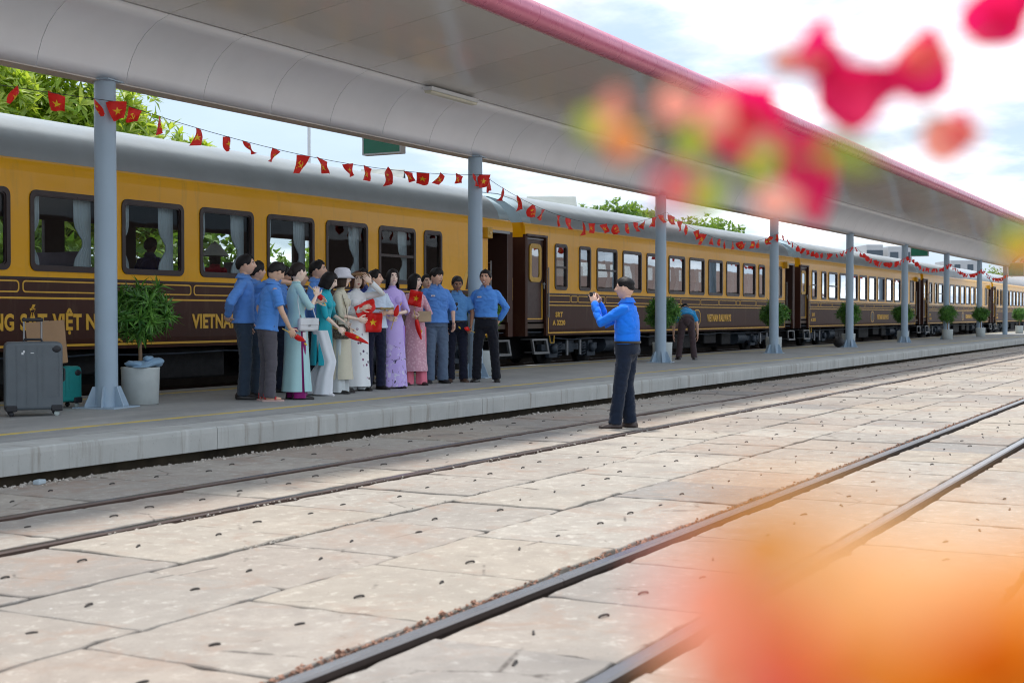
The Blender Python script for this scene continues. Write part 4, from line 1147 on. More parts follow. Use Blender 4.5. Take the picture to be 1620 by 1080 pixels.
DEF_ARM = dict(e=(.245, -.03, 1.13), w=(.245, .055, .90))
class Person: pass
def person(p, face, h, label, top=('shirt', (.1, .3, .6)), sleeve='long', bottom=('trousers', (.02, .025, .05)), arms=None, lean=0, hyaw=0, hpitch=0, hroll=0, hair='short', hairc=BLACKH, tone=(.50, .29, .19), female=False, smile=False, hem=.93, tuck=False,
           curl=(.5, .5), legs=None, shoes='shoe', shoec=None, thumbs=None, palms=None, fat=1.0, body_group='people posing on the platform', hat=None, cat='person', sit=False, nz=None):
    s = h/1.70; face = Vector((*face[:2], 0)).normalized(); rz = atan2(face.y, face.x) - pi/2
    root = thing('person', p, rz, label=label, cat=cat, group=body_group)
    root.scale = (s, s, s)
    hipz = .93
    LR = Matrix.Translation((0, 0, hipz)) @ Matrix.Rotation(-lean, 4, 'X') @ Matrix.Translation((0, 0, -hipz))
    T = lambda x, y, z: LR @ Vector((x, y, z))
    q = Person(); q.root = root; q.s = s
    sw = .160 if not female else .140
    arms = arms or {}
    A = {}
    for side, sg in (('R', 1), ('L', -1)):
        a = dict(DEF_ARM); a.update(arms.get(side, {}))
        f = lambda t: Vector((sg*t[0], t[1], t[2]))
        A[side] = (T(sg*sw, -.012, 1.36), f(a['e']), f(a['w']), sg)
    hs = [LR @ Vector((0, .0, 1.44)), LR @ Vector((0, .012, 1.52))]
    hc = LR @ Vector((0, .028, 1.588))
    Mh = Matrix.Translation(hc) @ (LR.to_3x3().to_4x4() if lean < .6 else Matrix.Rotation(-lean*.8, 4, 'X')) @ Matrix.Rotation(hyaw, 4, 'Z') @ Matrix.Rotation(-hpitch, 4, 'X') @ Matrix.Rotation(hroll, 4, 'Y') @ Matrix.Diagonal((1.06, 1.04, 1.03, 1))
    q.Mh = Mh; q.W = {}
    legs = legs or {}
    LG = {}
    for side, sg in (('R', 1), ('L', -1)):
        l = dict(hip=(.085, 0, .90), k=(.10, .02, .49), a=(.105, -.02, .09)); l.update(legs.get(side, {}))
        LG[side] = [Vector((sg*t[0], t[1], t[2])) for t in (l['hip'], l['k'], l['a'])] + [l.get('out', .25)*sg]
    # body : one continuous skin mesh
    b = MB()
    b.tube([T(0, 0, .97), T(0, 0, 1.05), T(0, 0, 1.25), T(0, -.005, 1.36)], [.10, .10, .11, .08] if not female else [.085, .08, .09, .065], 14, 0, True, True)
    b.tube([T(-sw+.03, -.01, 1.34), T(sw-.03, -.01, 1.34)], .032, 12, 0, True, True)
    b.tube([T(0, -.01, 1.36), *hs, hc], [.06, .052, .053, .05] if not female else [.05, .043, .044, .042], 14, 0, True, True)
    ex = head_mb(Mh, female, smile)
    for side in 'RL':
        S, E, Wr, sg = A[side]; k = (.86 if female else 1.0)
        b.tube([S.lerp(E, .05), S.lerp(E, .5), E], [.042*k, .045*k, .036*k], 12, 0, True, True)
        b.tube([E, E.lerp(Wr, .35), Wr], [.037*k, .036*k, .0245*k], 12, 0, True, True)
        d = (Wr-E).normalized(); ar = arms.get(side, {})
        d = Vector((sg*ar['d'][0], ar['d'][1], ar['d'][2])).normalized() if 'd' in ar else d
        n = Vector((sg*ar['n'][0], ar['n'][1], ar['n'][2])) if 'n' in ar else Vector((-sg, .25, 0))
        th = Vector((sg*ar['t'][0], ar['t'][1], ar['t'][2])) if 't' in ar else Vector((-.2*sg, 1, .5))
        hand_mb(ex, Wr, d, n, th, ar.get('c', .45), .95 if female else 1.02)
        q.W[side] = Wr + d*.075
    for side in 'RL':
        H, K, An, o = LG[side]
        b.tube([H + Vector((0, 0, -.10)) if not sit else H, K], [.062, .05], 12, 0, True, True); b.tube([K, K.lerp(An, .35), An], [.05, .05, .034], 12, 0, True, True)
    sk = skin(tone)
    remesh_later(b, 'body', [sk, LIPS, EYED, EYEW], root, .014, 0, extra=ex)
    if hair: hair_mb(Mh, hair).build('hair', hairmat(hairc), root)
    fx = fat
    # upper garment
    if top[0] == 'shirt':
        mat = clothc('shirt_cloth', top[1], wr=8)
        m = MB(); hem_ = .955 if tuck else hem
        prof = [(hem_, .197*fx, .150*fx) if not tuck else (hem_, .166*fx, .120*fx), (hem_+.05, .176*fx, .128*fx), (1.06, .164*fx, .122*fx), (1.16, .172*fx, .124*fx), (1.27, .182, .124), (1.34, .180, .112), (1.385, .150, .092), (1.42, .105, .078), (1.45, .066, .064)]
        if female: prof = [(z, a*.86, c*.92) for z, a, c in prof]
        rings = []
        for z, a, c in prof:
            rings.append([T(a*cos(2*pi*i/28)*(1), c*sin(2*pi*i/28) + (.006 if z > 1.3 else 0), z) for i in range(28)])
        m.loft(rings)
        for side in 'RL':
            S, E, Wr, sg = A[side]
            if sleeve == 'long': m.tube([S, S.lerp(E, .5), E, E.lerp(Wr, .5), E.lerp(Wr, .93)], [.056, .061, .056, .051, .044], 14, 0, True, True)
            elif sleeve == 'roll': m.tube([S, S.lerp(E, .5), E, E.lerp(Wr, .12)], [.056, .061, .057, .056], 14, 0, True, True)
            else: m.tube([S, S.lerp(E, .45), S.lerp(E, .80)], [.056, .064, .070], 14, 0, True, False)
        remesh_later(m, 'shirt', mat, root, .012, .012, 8)
        # collar with two points
        m = MB(); n = 26; r0 = []; r1 = []; r2 = []
        for i in range(n):
            an = pi/2 + .22 + (2*pi-.44)*i/(n-1); pt = sstep(.0, .16, i/(n-1)); pt2 = sstep(1.0, .84, i/(n-1)); w = 1 - .75*min(pt, pt2)
            r0.append(T(.060*cos(an), .058*sin(an)+.0, 1.437)); r1.append(T(.066*cos(an), .066*sin(an), 1.492 - .016*(sin(an) > 0))); r2.append(T((.096+.014*w)*cos(an), (.094+.024*w)*sin(an), 1.440 - .035*w))
        m.loft([r0, r1, r2], 0, True, False, False); m.build('collar', mat, root)
        if top[0] == 'shirt' and not female:
            m = MB(); 
            for z in (1.34, 1.26, 1.18, 1.10, 1.03): m.ell(T(0, .128*max(1, fx*.99), z), (.006, .004, .006), 8, 6)
            m.build('buttons', mat, root)
    elif top[0] == 'dress':
        # long fitted tunic with side slits, folds growing towards the hem
        mat = top[2] if len(top) > 2 else clothc('silk', top[1], rough=.6, wr=6, strength=.35); hz = top[3] if len(top) > 3 else .14
        prof = [(1.452, .050, .050), (1.40, .118, .078), (1.35, .150, .100), (1.26, .148, .118), (1.12, .126, .098), (1.06, .128, .102), (.95, .162, .130), (.86, .170, .137), (.6, .18, .15), (.35, .195, .165), (hz, .215, .185)]
        NZ = 34; n = 72; m = MB(); rings = []
        for j in range(NZ+1):
            z = 1.452 + (hz-1.452)*j/NZ
            for (z0, a0, c0), (z1, a1, c1) in zip(prof, prof[1:]):
                if z0 >= z >= z1: t = (z0-z)/(z0-z1+1e-9); a = a0+(a1-a0)*t; c = c0+(c1-c0)*t; break
            fo = max(0, (1.0-z))*.05; row = []
            for i in range(n):
                an = 2*pi*i/n; k = 1 + fo*(sin(an*7 + len(label)) *.6 + .5*noise.noise(Vector((an*2.3, z*1.2, len(label)))))
                x, y = a*k*cos(an), c*k*sin(an)
                v = T(x, y, z) if z > .9 else Vector((x, y, z)) + (T(0, 0, .9)-Vector((0, 0, .9)))*1.0
                row.append(v)
            rings.append(row)
        vs = [v for r in rings for v in r]; fs = []
        for j in range(NZ):
            zj = 1.452 + (hz-1.452)*(j+.5)/NZ
            for i in range(n):
                an = (2*pi*(i+.5)/n + pi) % (2*pi) - pi
                if zj < 1.04 and (abs(an) < .085 or abs(abs(an)-pi) < .085): continue
                fs.append((j*n+i, (j+1)*n+i, (j+1)*n+(i+1) % n, j*n+(i+1) % n))
        m.add(vs, fs, 0, True)
        for side in 'RL':
            S, E, Wr, sg = A[side]; Wl = E.lerp(Wr, .92) if sleeve == 'long' else E.lerp(Wr, .15)
            S2 = S + Vector((-sg*.012, 0, -.005))
            pts = [S2.lerp(T(0, 0, 1.38), .25), S2, S2.lerp(E, .5), E, E.lerp(Wl, .5), Wl]
            m.tube(pts, [.045, .050, .049, .044, .042, .046], 14, 0, False)
        m.ell(T(-sw*.62, -.005, 1.375), (.072, .056, .042), 14, 10); m.ell(T(sw*.62, -.005, 1.375), (.072, .056, .042), 14, 10)
        for sg in (-1, 1): m.ell(T(sg*.062, .085, 1.265), (.06, .048, .06), 14, 10)
        m.build('tunic', mat, root)
        m = MB(); m.tube([T(.047*cos(2*pi*i/20), .047*sin(2*pi*i/20)+.002, 1.462) for i in range(21)], .012, 8, 0, False); m.build('collar', mat, root)
    # lower garment
    if bottom[0] == 'trousers':
        mat = clothc('trouser_cloth', bottom[1], wr=7); wd = bottom[2] if len(bottom) > 2 else 1.0
        m = MB()
        pk = 1.0 if tuck else .93
        rings = [[T(a*fx*pk*cos(2*pi*i/24), c*fx*pk*sin(2*pi*i/24) - .008*0, z) for i in range(24)] for z, a, c in ((1.03, .155, .112), (.97, .163, .122), (.90, .170, .130), (.84, .165, .125))]
        m.loft(rings)
        for side in 'RL':
            H, K, An, o = LG[side]; bt = Vector((An.x, An.y+.012, max(.045, An.z-.045))) if not sit else An
            m.tube([H + Vector((0, -.005, .02)), H.lerp(K, .5), K, K.lerp(bt, .5), bt], [.094, .088*(.5+.5*wd), .072*wd, .070*wd, .074*wd], 16, 0, True, False)
        if not sit: m.ell(T(0, -.005, .86), (.12, .105, .115), 16, 10)
        remesh_later(m, 'trousers', mat, root, .012, .010, 7, smooth=3)
        if tuck:
            m = MB(); rr = []
            for z, e in ((.966, .000), (.966, .009), (.992, .009), (.992, .000)): rr.append([T((.170*fx+e)*cos(2*pi*i/28), (.126*fx+e)*sin(2*pi*i/28)-.002, z) for i in range(28)])
            m.loft(rr + [rr[0]], 0, True, False); m.box(-.02, .02, .13*fx, .142*fx, .963, .995); m.xf(LR if lean else Matrix()); m.build('belt', BELT, root)
    elif bottom[0] == 'wide':
        mat = clothc('silk_trousers', bottom[1], rough=.6, wr=6); m = MB()
        for side in 'RL':
            H, K, An, o = LG[side]; rings = []
            pts = [H, H.lerp(K, .5), K, K.lerp(An, .5), Vector((An.x, An.y+.02, .02))]
            for c, r in zip(pts, (.10, .10, .095, .105, .125) if top[0] != 'dress' or top[3] > .3 else (.09, .085, .075, .078, .088)):
                rings.append([c + Vector((r*cos(2*pi*i/40)*(1+.08*sin(5*2*pi*i/40)), r*1.05*sin(2*pi*i/40)*(1+.08*sin(5*2*pi*i/40+1)), 0)) for i in range(40)])
            m.loft(rings, 0, True, True)
        m.build('trousers', mat, root)
    # feet
    for side in 'RL':
        H, K, An, o = LG[side]; m = MB(); Mf = Matrix.Translation((An.x, An.y, 0)) @ Matrix.Rotation(-o, 4, 'Z')
        if sit: continue
        if shoes == 'shoe':
            rings = [[(x*w, y, z) for x, z in ((-1,0),(-1,.02),(-.9,hh*.6),(-.55,hh),(.55,hh),(.9,hh*.6),(1,.02),(1,0))] for y, w, hh in ((-.075,.028,.05),(-.06,.037,.075),(-.01,.04,.085),(.05,.042,.07),(.11,.047,.05),(.16,.042,.038),(.195,.026,.026))]
            m.loft(rings, 0, True); m.xf(Mf); m.build('shoe', shoec or SHOE, root)
        else:
            m.loft([[(x*w, y, z) for x, z in ((-1,0),(-1,.022),(1,.022),(1,0))] for y, w in ((-.075,.03),(-.05,.038),(.05,.042),(.12,.046),(.17,.035),(.19,.02))], 0, False)
            m.ell((0, .06, .034), (.034, .10, .022), 14, 8, 1); m.tube([(-.042, .08, .02), (-.03, .085, .052), (.03, .085, .052), (.042, .08, .02)], .012, 6, 2); m.tube([(-.035, -.04, .03), (0, -.06, .09), (.035, -.04, .03)], .008, 6, 2)
            m.xf(Mf); m.build('sandal', [shoec or M('sandal_sole', (.55, .38, .34), .7), sk, M('sandal_strap', (.5, .03, .04), .6)], root)
    return q
def wpt(q, v): return Matrix.LocRotScale(q.root.location, q.root.rotation_euler, q.root.scale) @ Vector(v)
def wdir(q, v): return (q.root.rotation_euler.to_matrix() @ Vector(v)).normalized()

def foot(px, py, z=PZ): return at_z(px, py, z)
RT = Vector((sin(YAW), -cos(YAW))); FW = Vector((cos(YAW), sin(YAW)))
def fdir(r, d): return RT*r + FW*d            # r: to the right of the picture, d: away from the camera
BLU = (.11, .29, .72); BLU2 = (.095, .30, .78); NAVY = (.012, .017, .038); SLATE = (.11, .16, .24); GREYP = (.10, .093, .11)
MT = (.74, .46, .33); WT = (.90, .68, .55)

P = {}
P[1] = person(foot(386, 631), fdir(1, .25), 1.75, 'man in blue shirt at the left end, one hand tucked behind his back', ('shirt', BLU), 'long', ('trousers', (.035, .055, .085)), {'R': dict(e=(.33, -.17, 1.14), w=(.14, -.19, .99), c=.7)}, hyaw=-.1, tone=MT, hem=.90)
P[2] = person(foot(404, 626), fdir(.95, .35), 1.69, 'man in blue shirt stretching his arm over the shoulders of the man next to him', ('shirt', BLU), 'roll', ('trousers', (.04, .06, .09)), {'R': dict(e=(.21, .22, 1.47), w=(.13, .47, 1.44), d=(-.1, .7, -.75), n=(-.2, -.6, -.6), c=.25)}, hyaw=.35, tone=MT, hem=.90)
P[3] = person(foot(423, 634), fdir(.85, .45), 1.66, 'man in short sleeved blue shirt, grey trousers and pink sandals leaning forward', ('shirt', BLU2), 'short', ('trousers', GREYP), {'R': dict(e=(.25, .10, 1.10), w=(.22, .22, .88), c=.8)}, lean=.14, hpitch=.35, hyaw=.2, tone=(.72, .46, .32), hem=.86, shoes='sandal')
P[4] = person(foot(444, 620), fdir(1, .1), 1.66, 'man in blue shirt and navy trousers half hidden behind the sandalled man', ('shirt', BLU), 'short', ('trousers', NAVY), {'R': dict(e=(.24, .14, 1.14), w=(.10, .32, 1.18))}, hpitch=.3, tone=(.45, .25, .16), hem=.90)
AQUA = (.44, .70, .72)
P[5] = person(foot(469, 631), fdir(.85, .55), 1.655, 'woman in long pale aqua tunic with magenta trousers and hair in a bun', ('dress', AQUA, None, .15) if 0 else ('dress', AQUA, clothc('aqua_silk', AQUA, rough=.6, wr=6, strength=.3), .10), 'roll', ('wide', (.26, .008, .15)), {'R': dict(e=(.21, .10, 1.14), w=(.08, .24, 1.30), d=(-.2, .1, 1), n=(-1, .3, 0), c=.7), 'L': dict(e=(.2, .16, 1.14), w=(.02, .3, 1.22))}, hair='bun', hairc=(.02, .013, .011), tone=WT, female=True, hyaw=.15)
P[6] = person(foot(500, 616), fdir(1, -.05), 1.76, 'tall man in blue shirt looking right behind the woman in aqua', ('shirt', BLU), 'long', ('trousers', NAVY), None, tone=MT)
P[7] = person(foot(472, 612), fdir(.9, .3), 1.66, 'dark haired man almost hidden behind the woman in aqua', ('shirt', BLU), 'long', ('trousers', NAVY), None, tone=MT)
TEAL = (.015, .42, .52)
P[8] = person(foot(510, 625), fdir(.95, -.2), 1.57, 'woman in teal tunic and white silk trousers stepping forward with a rolled flag', ('dress', TEAL, clothc('teal_silk', TEAL, rough=.6, wr=6, strength=.3), .42), 'roll', ('wide', (.84, .87, .92)), {'R': dict(e=(.20, .12, 1.09), w=(.17, .30, .93), c=.9, n=(-.7, -.2, -.6)), 'L': dict(e=(.2, .1, 1.1), w=(.1, .3, 1.0))}, lean=.12, hair='bob', tone=WT, female=True, hpitch=.3, legs={'R': dict(k=(.08, .13, .47), a=(.08, .02, .09)), 'L': dict(k=(.08, .02, .47), a=(.08, -.20, .12))}, shoec=M('white_shoe', (.7, .7, .72), .5))
CREAM = (.66, .62, .48)
P[9] = person(foot(539, 622), fdir(1, -.15), 1.60, 'woman in cream tunic and white bucket hat with a brown shoulder bag', ('dress', CREAM, clothc('cream_silk', CREAM, rough=.6, wr=6), .2), 'roll', ('wide', (.68, .72, .72)), {'R': dict(e=(.22, .08, 1.08), w=(.14, .30, 1.03), c=.8)}, hair='bob', hairc=(.05, .03, .02), tone=WT, female=True)
def mat_print():
    t = NT('printed_white_silk'); v = t.vec('Object')
    sx = t.n.new('ShaderNodeSeparateXYZ'); t.l.new(t.tc.outputs['Object'], sx.inputs[0])
    c = t.mix(t.noise(v, 4), (.80, .84, .85), (.88, .90, .90))
    band = t.math('SUBTRACT', t.math('MULTIPLY', sx.outputs['Z'], .30), t.math('ADD', sx.outputs['X'], .02))     # runs down towards one side
    bm = t.ramp(t.math('ABSOLUTE', t.math('SUBTRACT', band, .19)), (.05, 1.0), (.075, 0.0))
    zm = t.ramp(sx.outputs['Z'], (.10, 0.0), (.14, 1.0), (.86, 1.0), (.92, 0.0))
    ve = t.voro(v, 14, out='Distance'); vc = t.voro(v, 14, out='Color')
    dots = t.ramp(ve, (.26, 1.0), (.34, 0.0)); rings = t.ramp(t.math('ABSOLUTE', t.math('SUBTRACT', ve, .2)), (.03, 1.0), (.06, 0.0))
    pal = t.ramp(t.n.new('ShaderNodeSeparateColor').outputs[0], (0, (.5, .36, .06)), (.35, (.06, .05, .22)), (.6, (.5, .08, .3)), (.8, (.10, .10, .12)), (1, (.45, .3, .08)))
    sc = [n for n in t.n if n.type == 'SEPARATE_COLOR'][0]; t.l.new(vc, sc.inputs[0])
    front = t.ramp(sx.outputs['Y'], (.0, 0.0), (.02, 1.0))
    k = t.math('MULTIPLY', t.math('MULTIPLY', bm, zm), t.math('MULTIPLY', front, dots))
    c = t.mix(k, c, pal); c = t.mix(t.math('MULTIPLY', k, rings), c, (.08, .06, .08))
    t.set(col=c, rough=.6, sheen=.1, spec=.3); t.bump(t.noise(v, 7, 4), .3, .01); return t.mat
P[10] = person(foot(564, 618), fdir(.55, -.85), 1.60, 'woman in white printed tunic shading her forehead with a raised arm', ('dress', (.7, .7, .7), mat_print(), .07), 'long', ('wide', (.7, .73, .74)), {'L': dict(e=(.32, .20, 1.40), w=(.10, .24, 1.56), d=(-.6, -.1, .6), n=(0, -1, .2), c=.3), 'R': dict(e=(.2, .1, 1.1), w=(.05, .28, 1.18))}, hair='bob', hairc=(.10, .04, .02), tone=WT, female=True, hyaw=-.2)
P[11] = person(foot(574, 607), fdir(.35, -.95), 1.70, 'short haired man in dark blue standing behind the woman with the raised arm', ('shirt', (.03, .05, .22)), 'long', ('trousers', NAVY), None, tone=MT, hyaw=-.25)
P[12] = person(foot(592, 616), fdir(.5, -.85), 1.63, 'man in pale blue short sleeved shirt with his head turned away to the right', ('shirt', (.66, .78, .93)), 'short', ('trousers', (.010, .012, .035)), {'R': dict(e=(.25, .02, 1.12), w=(.245, .07, .89), c=.6), 'L': dict(e=(.23, .10, 1.10), w=(.06, .27, 1.10), c=.8)}, hyaw=.95, tone=MT, fat=1.1, hem=.88)
def mat_lav():
    t = NT('lavender_silk'); v = t.vec('Object'); sx = t.n.new('ShaderNodeSeparateXYZ'); t.l.new(t.tc.outputs['Object'], sx.inputs[0])
    c = t.mix(t.noise(v, 4), (.52, .38, .84), (.62, .50, .90))
    zm = t.ramp(sx.outputs['Z'], (.10, 1.0), (.5, 1.0), (.74, 0.0)); fr = t.ramp(sx.outputs['Y'], (.0, 0.0), (.03, 1.0))
    zz2 = t.math('MULTIPLY', zm, fr)
    w = t.noise(t.vec('Object', (1, 1, .8), (3, 0, 0)), 13, 3, .5, 1.2)
    c = t.mix(t.math('MULTIPLY', t.ramp(w, (.56, 0.0), (.62, .9)), zz2), c, (.74, .70, .90))
    d = t.noise(t.vec('Object', (1, 1, .7), (9, 2, 1)), 15, 2, .5, 1.5)
    c = t.mix(t.math('MULTIPLY', t.ramp(d, (.60, 0.0), (.63, 1.0)), zz2), c, (.05, .035, .11))
    t.set(col=c, rough=.55, sheen=.1, spec=.35); t.bump(t.noise(v, 7, 4), .3, .01); return t.mat
P[13] = person(foot(621, 614), fdir(.25, -.97), 1.655, 'woman in lavender floral tunic with long black hair', ('dress', (.5, .4, .7), mat_lav(), .03), 'roll', ('wide', (.40, .24, .72)), {'R': dict(e=(.20, .06, 1.10), w=(.08, .20, 1.0), c=.9, d=(-.7, .5, 0)), 'L': dict(e=(.20, .08, 1.10), w=(.05, .22, 1.08), c=.9, d=(-.8, .4, .2))}, hair='long', tone=(.90, .68, .57), female=True, hyaw=.1, smile=True)
def mat_lace():
    t = NT('pink_lace'); v = t.vec('Object')
    f = t.voro(v, 26, out='Distance'); g = t.noise(v, 30, 4, .7, .8)
    c = t.mix(t.ramp(f, (.2, 0.0), (.5, 1.0)), (.78, .50, .57), (.64, .34, .42)); c = t.mix(t.ramp(g, (.55, 0.0), (.7, .5)), c, (.84, .62, .66))
    t.set(col=c, rough=.7, sheen=.1, spec=.3); t.bump(g, .4, .006); return t.mat
P[14] = person(foot(656, 609), fdir(.3, -.95), 1.61, 'woman in pink lace tunic over rose trousers with bobbed black hair', ('dress', (.5, .3, .4), mat_lace(), .22), 'long', ('wide', (.80, .20, .28)), {'R': dict(e=(.22, .13, 1.12), w=(.05, .27, 1.22), d=(-.3, .2, .9), c=.9), 'L': dict(e=(.23, .06, 1.11), w=(.02, .22, 1.06), d=(-.9, .3, -.1), c=.8)}, hair='bob', tone=(.88, .65, .53), female=True, hyaw=.75, smile=True)
P[15] = person(foot(675, 599), fdir(.1, -1), 1.66, 'dark haired person mostly hidden behind the woman in pink', ('shirt', BLU), 'long', ('trousers', NAVY), None, tone=MT, hyaw=.3)
P[16] = person(foot(690, 606), fdir(.35, -.93), 1.715, 'man in blue uniform shirt and blue grey trousers with a fringe, looking to the right', ('shirt', BLU), 'roll', ('trousers', SLATE, 1.15), {'R': dict(e=(.26, -.02, 1.13), w=(.25, .05, .90)), 'L': dict(e=(.255, .02, 1.13), w=(.24, .10, .90))}, hyaw=.5, hpitch=.12, hair='fringe', tone=MT, fat=1.06, hem=.90)
P[17] = person(foot(723, 604), fdir(.15, -.98), 1.61, 'older man in short sleeved blue shirt with sunglasses on his chest, looking down', ('shirt', (.11, .30, .62)), 'short', ('trousers', (.010, .012, .028)), {'L': dict(e=(.25, .04, 1.12), w=(.21, .14, .90), c=.9), 'R': dict(e=(.24, .02, 1.12), w=(.2, .12, .9))}, hpitch=.42, hyaw=.1, hair='short', hairc=(.03, .028, .028), tone=(.34, .17, .10), tuck=True, shoec=M('brown_shoe', (.09, .05, .035), .4))
P[18] = person(foot(769, 604), fdir(-.12, -.99), 1.70, 'smiling man in blue uniform shirt and black trousers at the right end of the group', ('shirt', BLU2), 'long', ('trousers', (.008, .009, .016)), {'L': dict(e=(.30, -.11, 1.13), w=(.19, -.14, .95), c=.6), 'R': dict(e=(.29, -.11, 1.13), w=(.16, -.17, .98), c=.6)}, hyaw=-.15, tone=(.60, .34, .23), tuck=True, smile=True, fat=1.05, legs={'R': dict(k=(.13, .02, .49), a=(.15, -.02, .09)), 'L': dict(k=(.13, .02, .49), a=(.16, -.02, .09))})
VIV = (.010, .20, .88)
ph = foot(992, 676, .006)
P[19] = person(ph, fdir(-.93, .37), 1.72, 'photographer in bright blue shirt holding up a small camera on the track', ('shirt', VIV), 'long', ('trousers', (.008, .016, .036), 1.08), {'R': dict(e=(.16, .30, 1.19), w=(.075, .36, 1.435), d=(-.3, .35, .9), n=(-.8, .4, 0), c=.75, t=(-1, 0, .3)), 'L': dict(e=(.19, .26, 1.20), w=(.085, .37, 1.43), d=(-.3, .3, .9), n=(-.8, .4, 0), c=.75, t=(-1, 0, .3))}, hair='flat', tone=(.74, .47, .35), tuck=True, fat=1.14, body_group='people on the tracks', shoec=M('photographer_shoe', (.07, .05, .045), .4), legs={'R': dict(k=(.10, .03, .49), a=(.10, -.02, .09)), 'L': dict(k=(.10, .05, .49), a=(.11, .10, .09))})
del P[19].root['group']
bp = at_z(1086, 569, PZ)
P[20] = person(bp, fdir(.06, 1), 1.68, 'man in blue shirt bending down with his back to the camera beside the third column', ('shirt', (.03, .32, .66)), 'short', ('trousers', (.075, .05, .055)), {'R': dict(e=(.27, .36, .82), w=(.28, .34, .56), d=(0, 0, -1), n=(-1, 0, 0)), 'L': dict(e=(.27, .36, .82), w=(.28, .34, .56), d=(0, 0, -1), n=(-1, 0, 0))}, lean=1.12, hpitch=.3, tone=MT, fat=1.12, hem=.98, legs={'R': dict(hip=(.09, -.04, .88), k=(.14, .0, .47), a=(.18, .0, .09)), 'L': dict(hip=(.09, -.04, .88), k=(.14, .0, .47), a=(.18, .0, .09))})
del P[20].root['group']
# passengers inside the nearest carriage, seated
SEATLEG = {k: dict(hip=(.09, 0, .90), k=(.11, .42, .90), a=(.11, .42, .48), out=0) for k in 'RL'}
s1 = at_y(233, 420, 14.6)
P[21] = person((s1.x, 14.55, 1.12-.38+.06), fdir(.35, .9), 1.66, 'dark seated passenger seen from behind through the third carriage window', ('shirt', (.012, .016, .08)), 'long', ('trousers', NAVY), None, tone=(.1, .06, .05), legs=SEATLEG, sit=True, body_group='passengers inside the train')
s2 = at_y(340, 420, 14.5)
P[22] = person((s2.x, 14.5, 1.12-.40+.06), fdir(-.2, .95), 1.56, 'passenger in red wearing a conical straw hat behind the carriage window', ('shirt', (.40, .012, .03)), 'long', ('trousers', NAVY), None, hair='bob', tone=(.5, .3, .22), female=True, legs=SEATLEG, sit=True, body_group='passengers inside the train')
flush_remesh()
# ================================================================== THINGS HELD AND WORN
def hat(q, prof, mat, name, dz=0, dy=0, tilt=0):
    m = MB(); m.lathe(prof, n=40); m.xf(q.Mh @ Matrix.Translation((0, dy, dz)) @ Matrix.Rotation(tilt, 4, 'X') @ Matrix.Diagonal((1, 1.14, 1, 1)))
    return m.build(name, mat, q.root)
hat(P[9], [(.152, -.020), (.150, -.024), (.100, .030), (.096, .075), (.080, .108), (.04, .122), (.001, .124)], clothc('hat_cotton', (.70, .70, .76)), 'bucket_hat', .035)
hat(P[22], [(.235, 0), (.15, .105), (.07, .19), (.001, .255), (.001, .25), (.14, .10), (.228, .0)], M('palm_leaf_hat', (.85, .85, .78), .8, 0, .1, 20), 'conical_hat', .015)
hat(P[10], [(.17, 0), (.172, .004), (.10, .015), (.098, .02)], M('tan_visor', (.5, .33, .18), .8), 'sun_visor', .045, .02, .25)
REDF = None
def mat_red():
    t = NT('flag_red'); v = t.vec('Object'); f = t.noise(v, 9, 4)
    t.set(col=t.mix(f, (.80, .010, .008), (.93, .022, .014)), rough=.5, sheen=.1)
    tr = t.n.new('ShaderNodeBsdfTranslucent'); tr.inputs[0].default_value = (.95, .04, .02, 1); ms = t.n.new('ShaderNodeMixShader'); ms.inputs[0].default_value = .35
    t.l.new(t.b.outputs[0], ms.inputs[1]); t.l.new(tr.outputs[0], ms.inputs[2]); t.l.new(ms.outputs[0], t.out.inputs[0]); t.bump(t.noise(v, 16, 4), .3, .006); return t.mat
REDF = mat_red()
STARM = M('flag_yellow', (.86, .56, .012), .5)
WOODY = M('flag_stick', (.62, .42, .08), .5)
def star_pts(r, k=.40): return [((r if i % 2 == 0 else r*k)*sin(pi*i/5), (r if i % 2 == 0 else r*k)*cos(pi*i/5)) for i in range(10)]
def rolled_flag(p, d, label, L=.34, group='rolled red flags held by the group'):
    d = d.normalized(); x = d.orthogonal().normalized(); Mx = frameM(p, x, d.cross(x), d)
    root = thing('rolled_flag', p, label=label, cat='flag', group=group); root.matrix_world = Mx
    m = MB(); m.tube([(0, 0, -.16), (0, 0, L*.9)], .006, 6); m.build('stick', WOODY, root)
    m = MB(); rr = []
    for j in range(12):
        t = j/11; r = .034*sin(pi*min(1, .12+.88*t))**.7*(1-.5*t)+.006
        rr.append([(r*cos(2*pi*i/14)*(1+.18*sin(3*2*pi*i/14+4*t)), r*sin(2*pi*i/14)*(1+.18*sin(3*2*pi*i/14+4*t)), .04+L*t) for i in range(14)])
    m.loft(rr); m.build('cloth', REDF, root)
    m = MB(); rs_ = star_pts(.026); m.prism([(a, .22+b) for a, b in rs_], -.036, -.026); m.build('star', STARM, root)
    return root
def woff(q, v): return q.root.rotation_euler.to_matrix() @ Vector(v)
def hold(q, side): return wpt(q, q.W[side])
rolled_flag(hold(P[8], 'R'), wdir(P[8], (.1, 1, -.42)), 'rolled red flag pointing down in the hand of the woman in teal')
rolled_flag(hold(P[5], 'R') + Vector((0, 0, -.04)), wdir(P[5], (-.2, .5, -.35)), 'rolled red flag at the chest of the woman in aqua', .16)
rolled_flag(hold(P[3], 'R'), wdir(P[3], (-.2, .9, -.45)), 'thin rolled red flag in the hand of the man with sandals', .14)
rolled_flag(hold(P[13], 'R') + wdir(P[13], (0, 1, 0))*.02, wdir(P[13], (-.25, .15, .9)), 'rolled red flag held by the woman in lavender', .16)
rolled_flag(hold(P[17], 'L'), wdir(P[17], (.6, .5, .25)), 'short red rolled flag in the hand of the older man', .10)
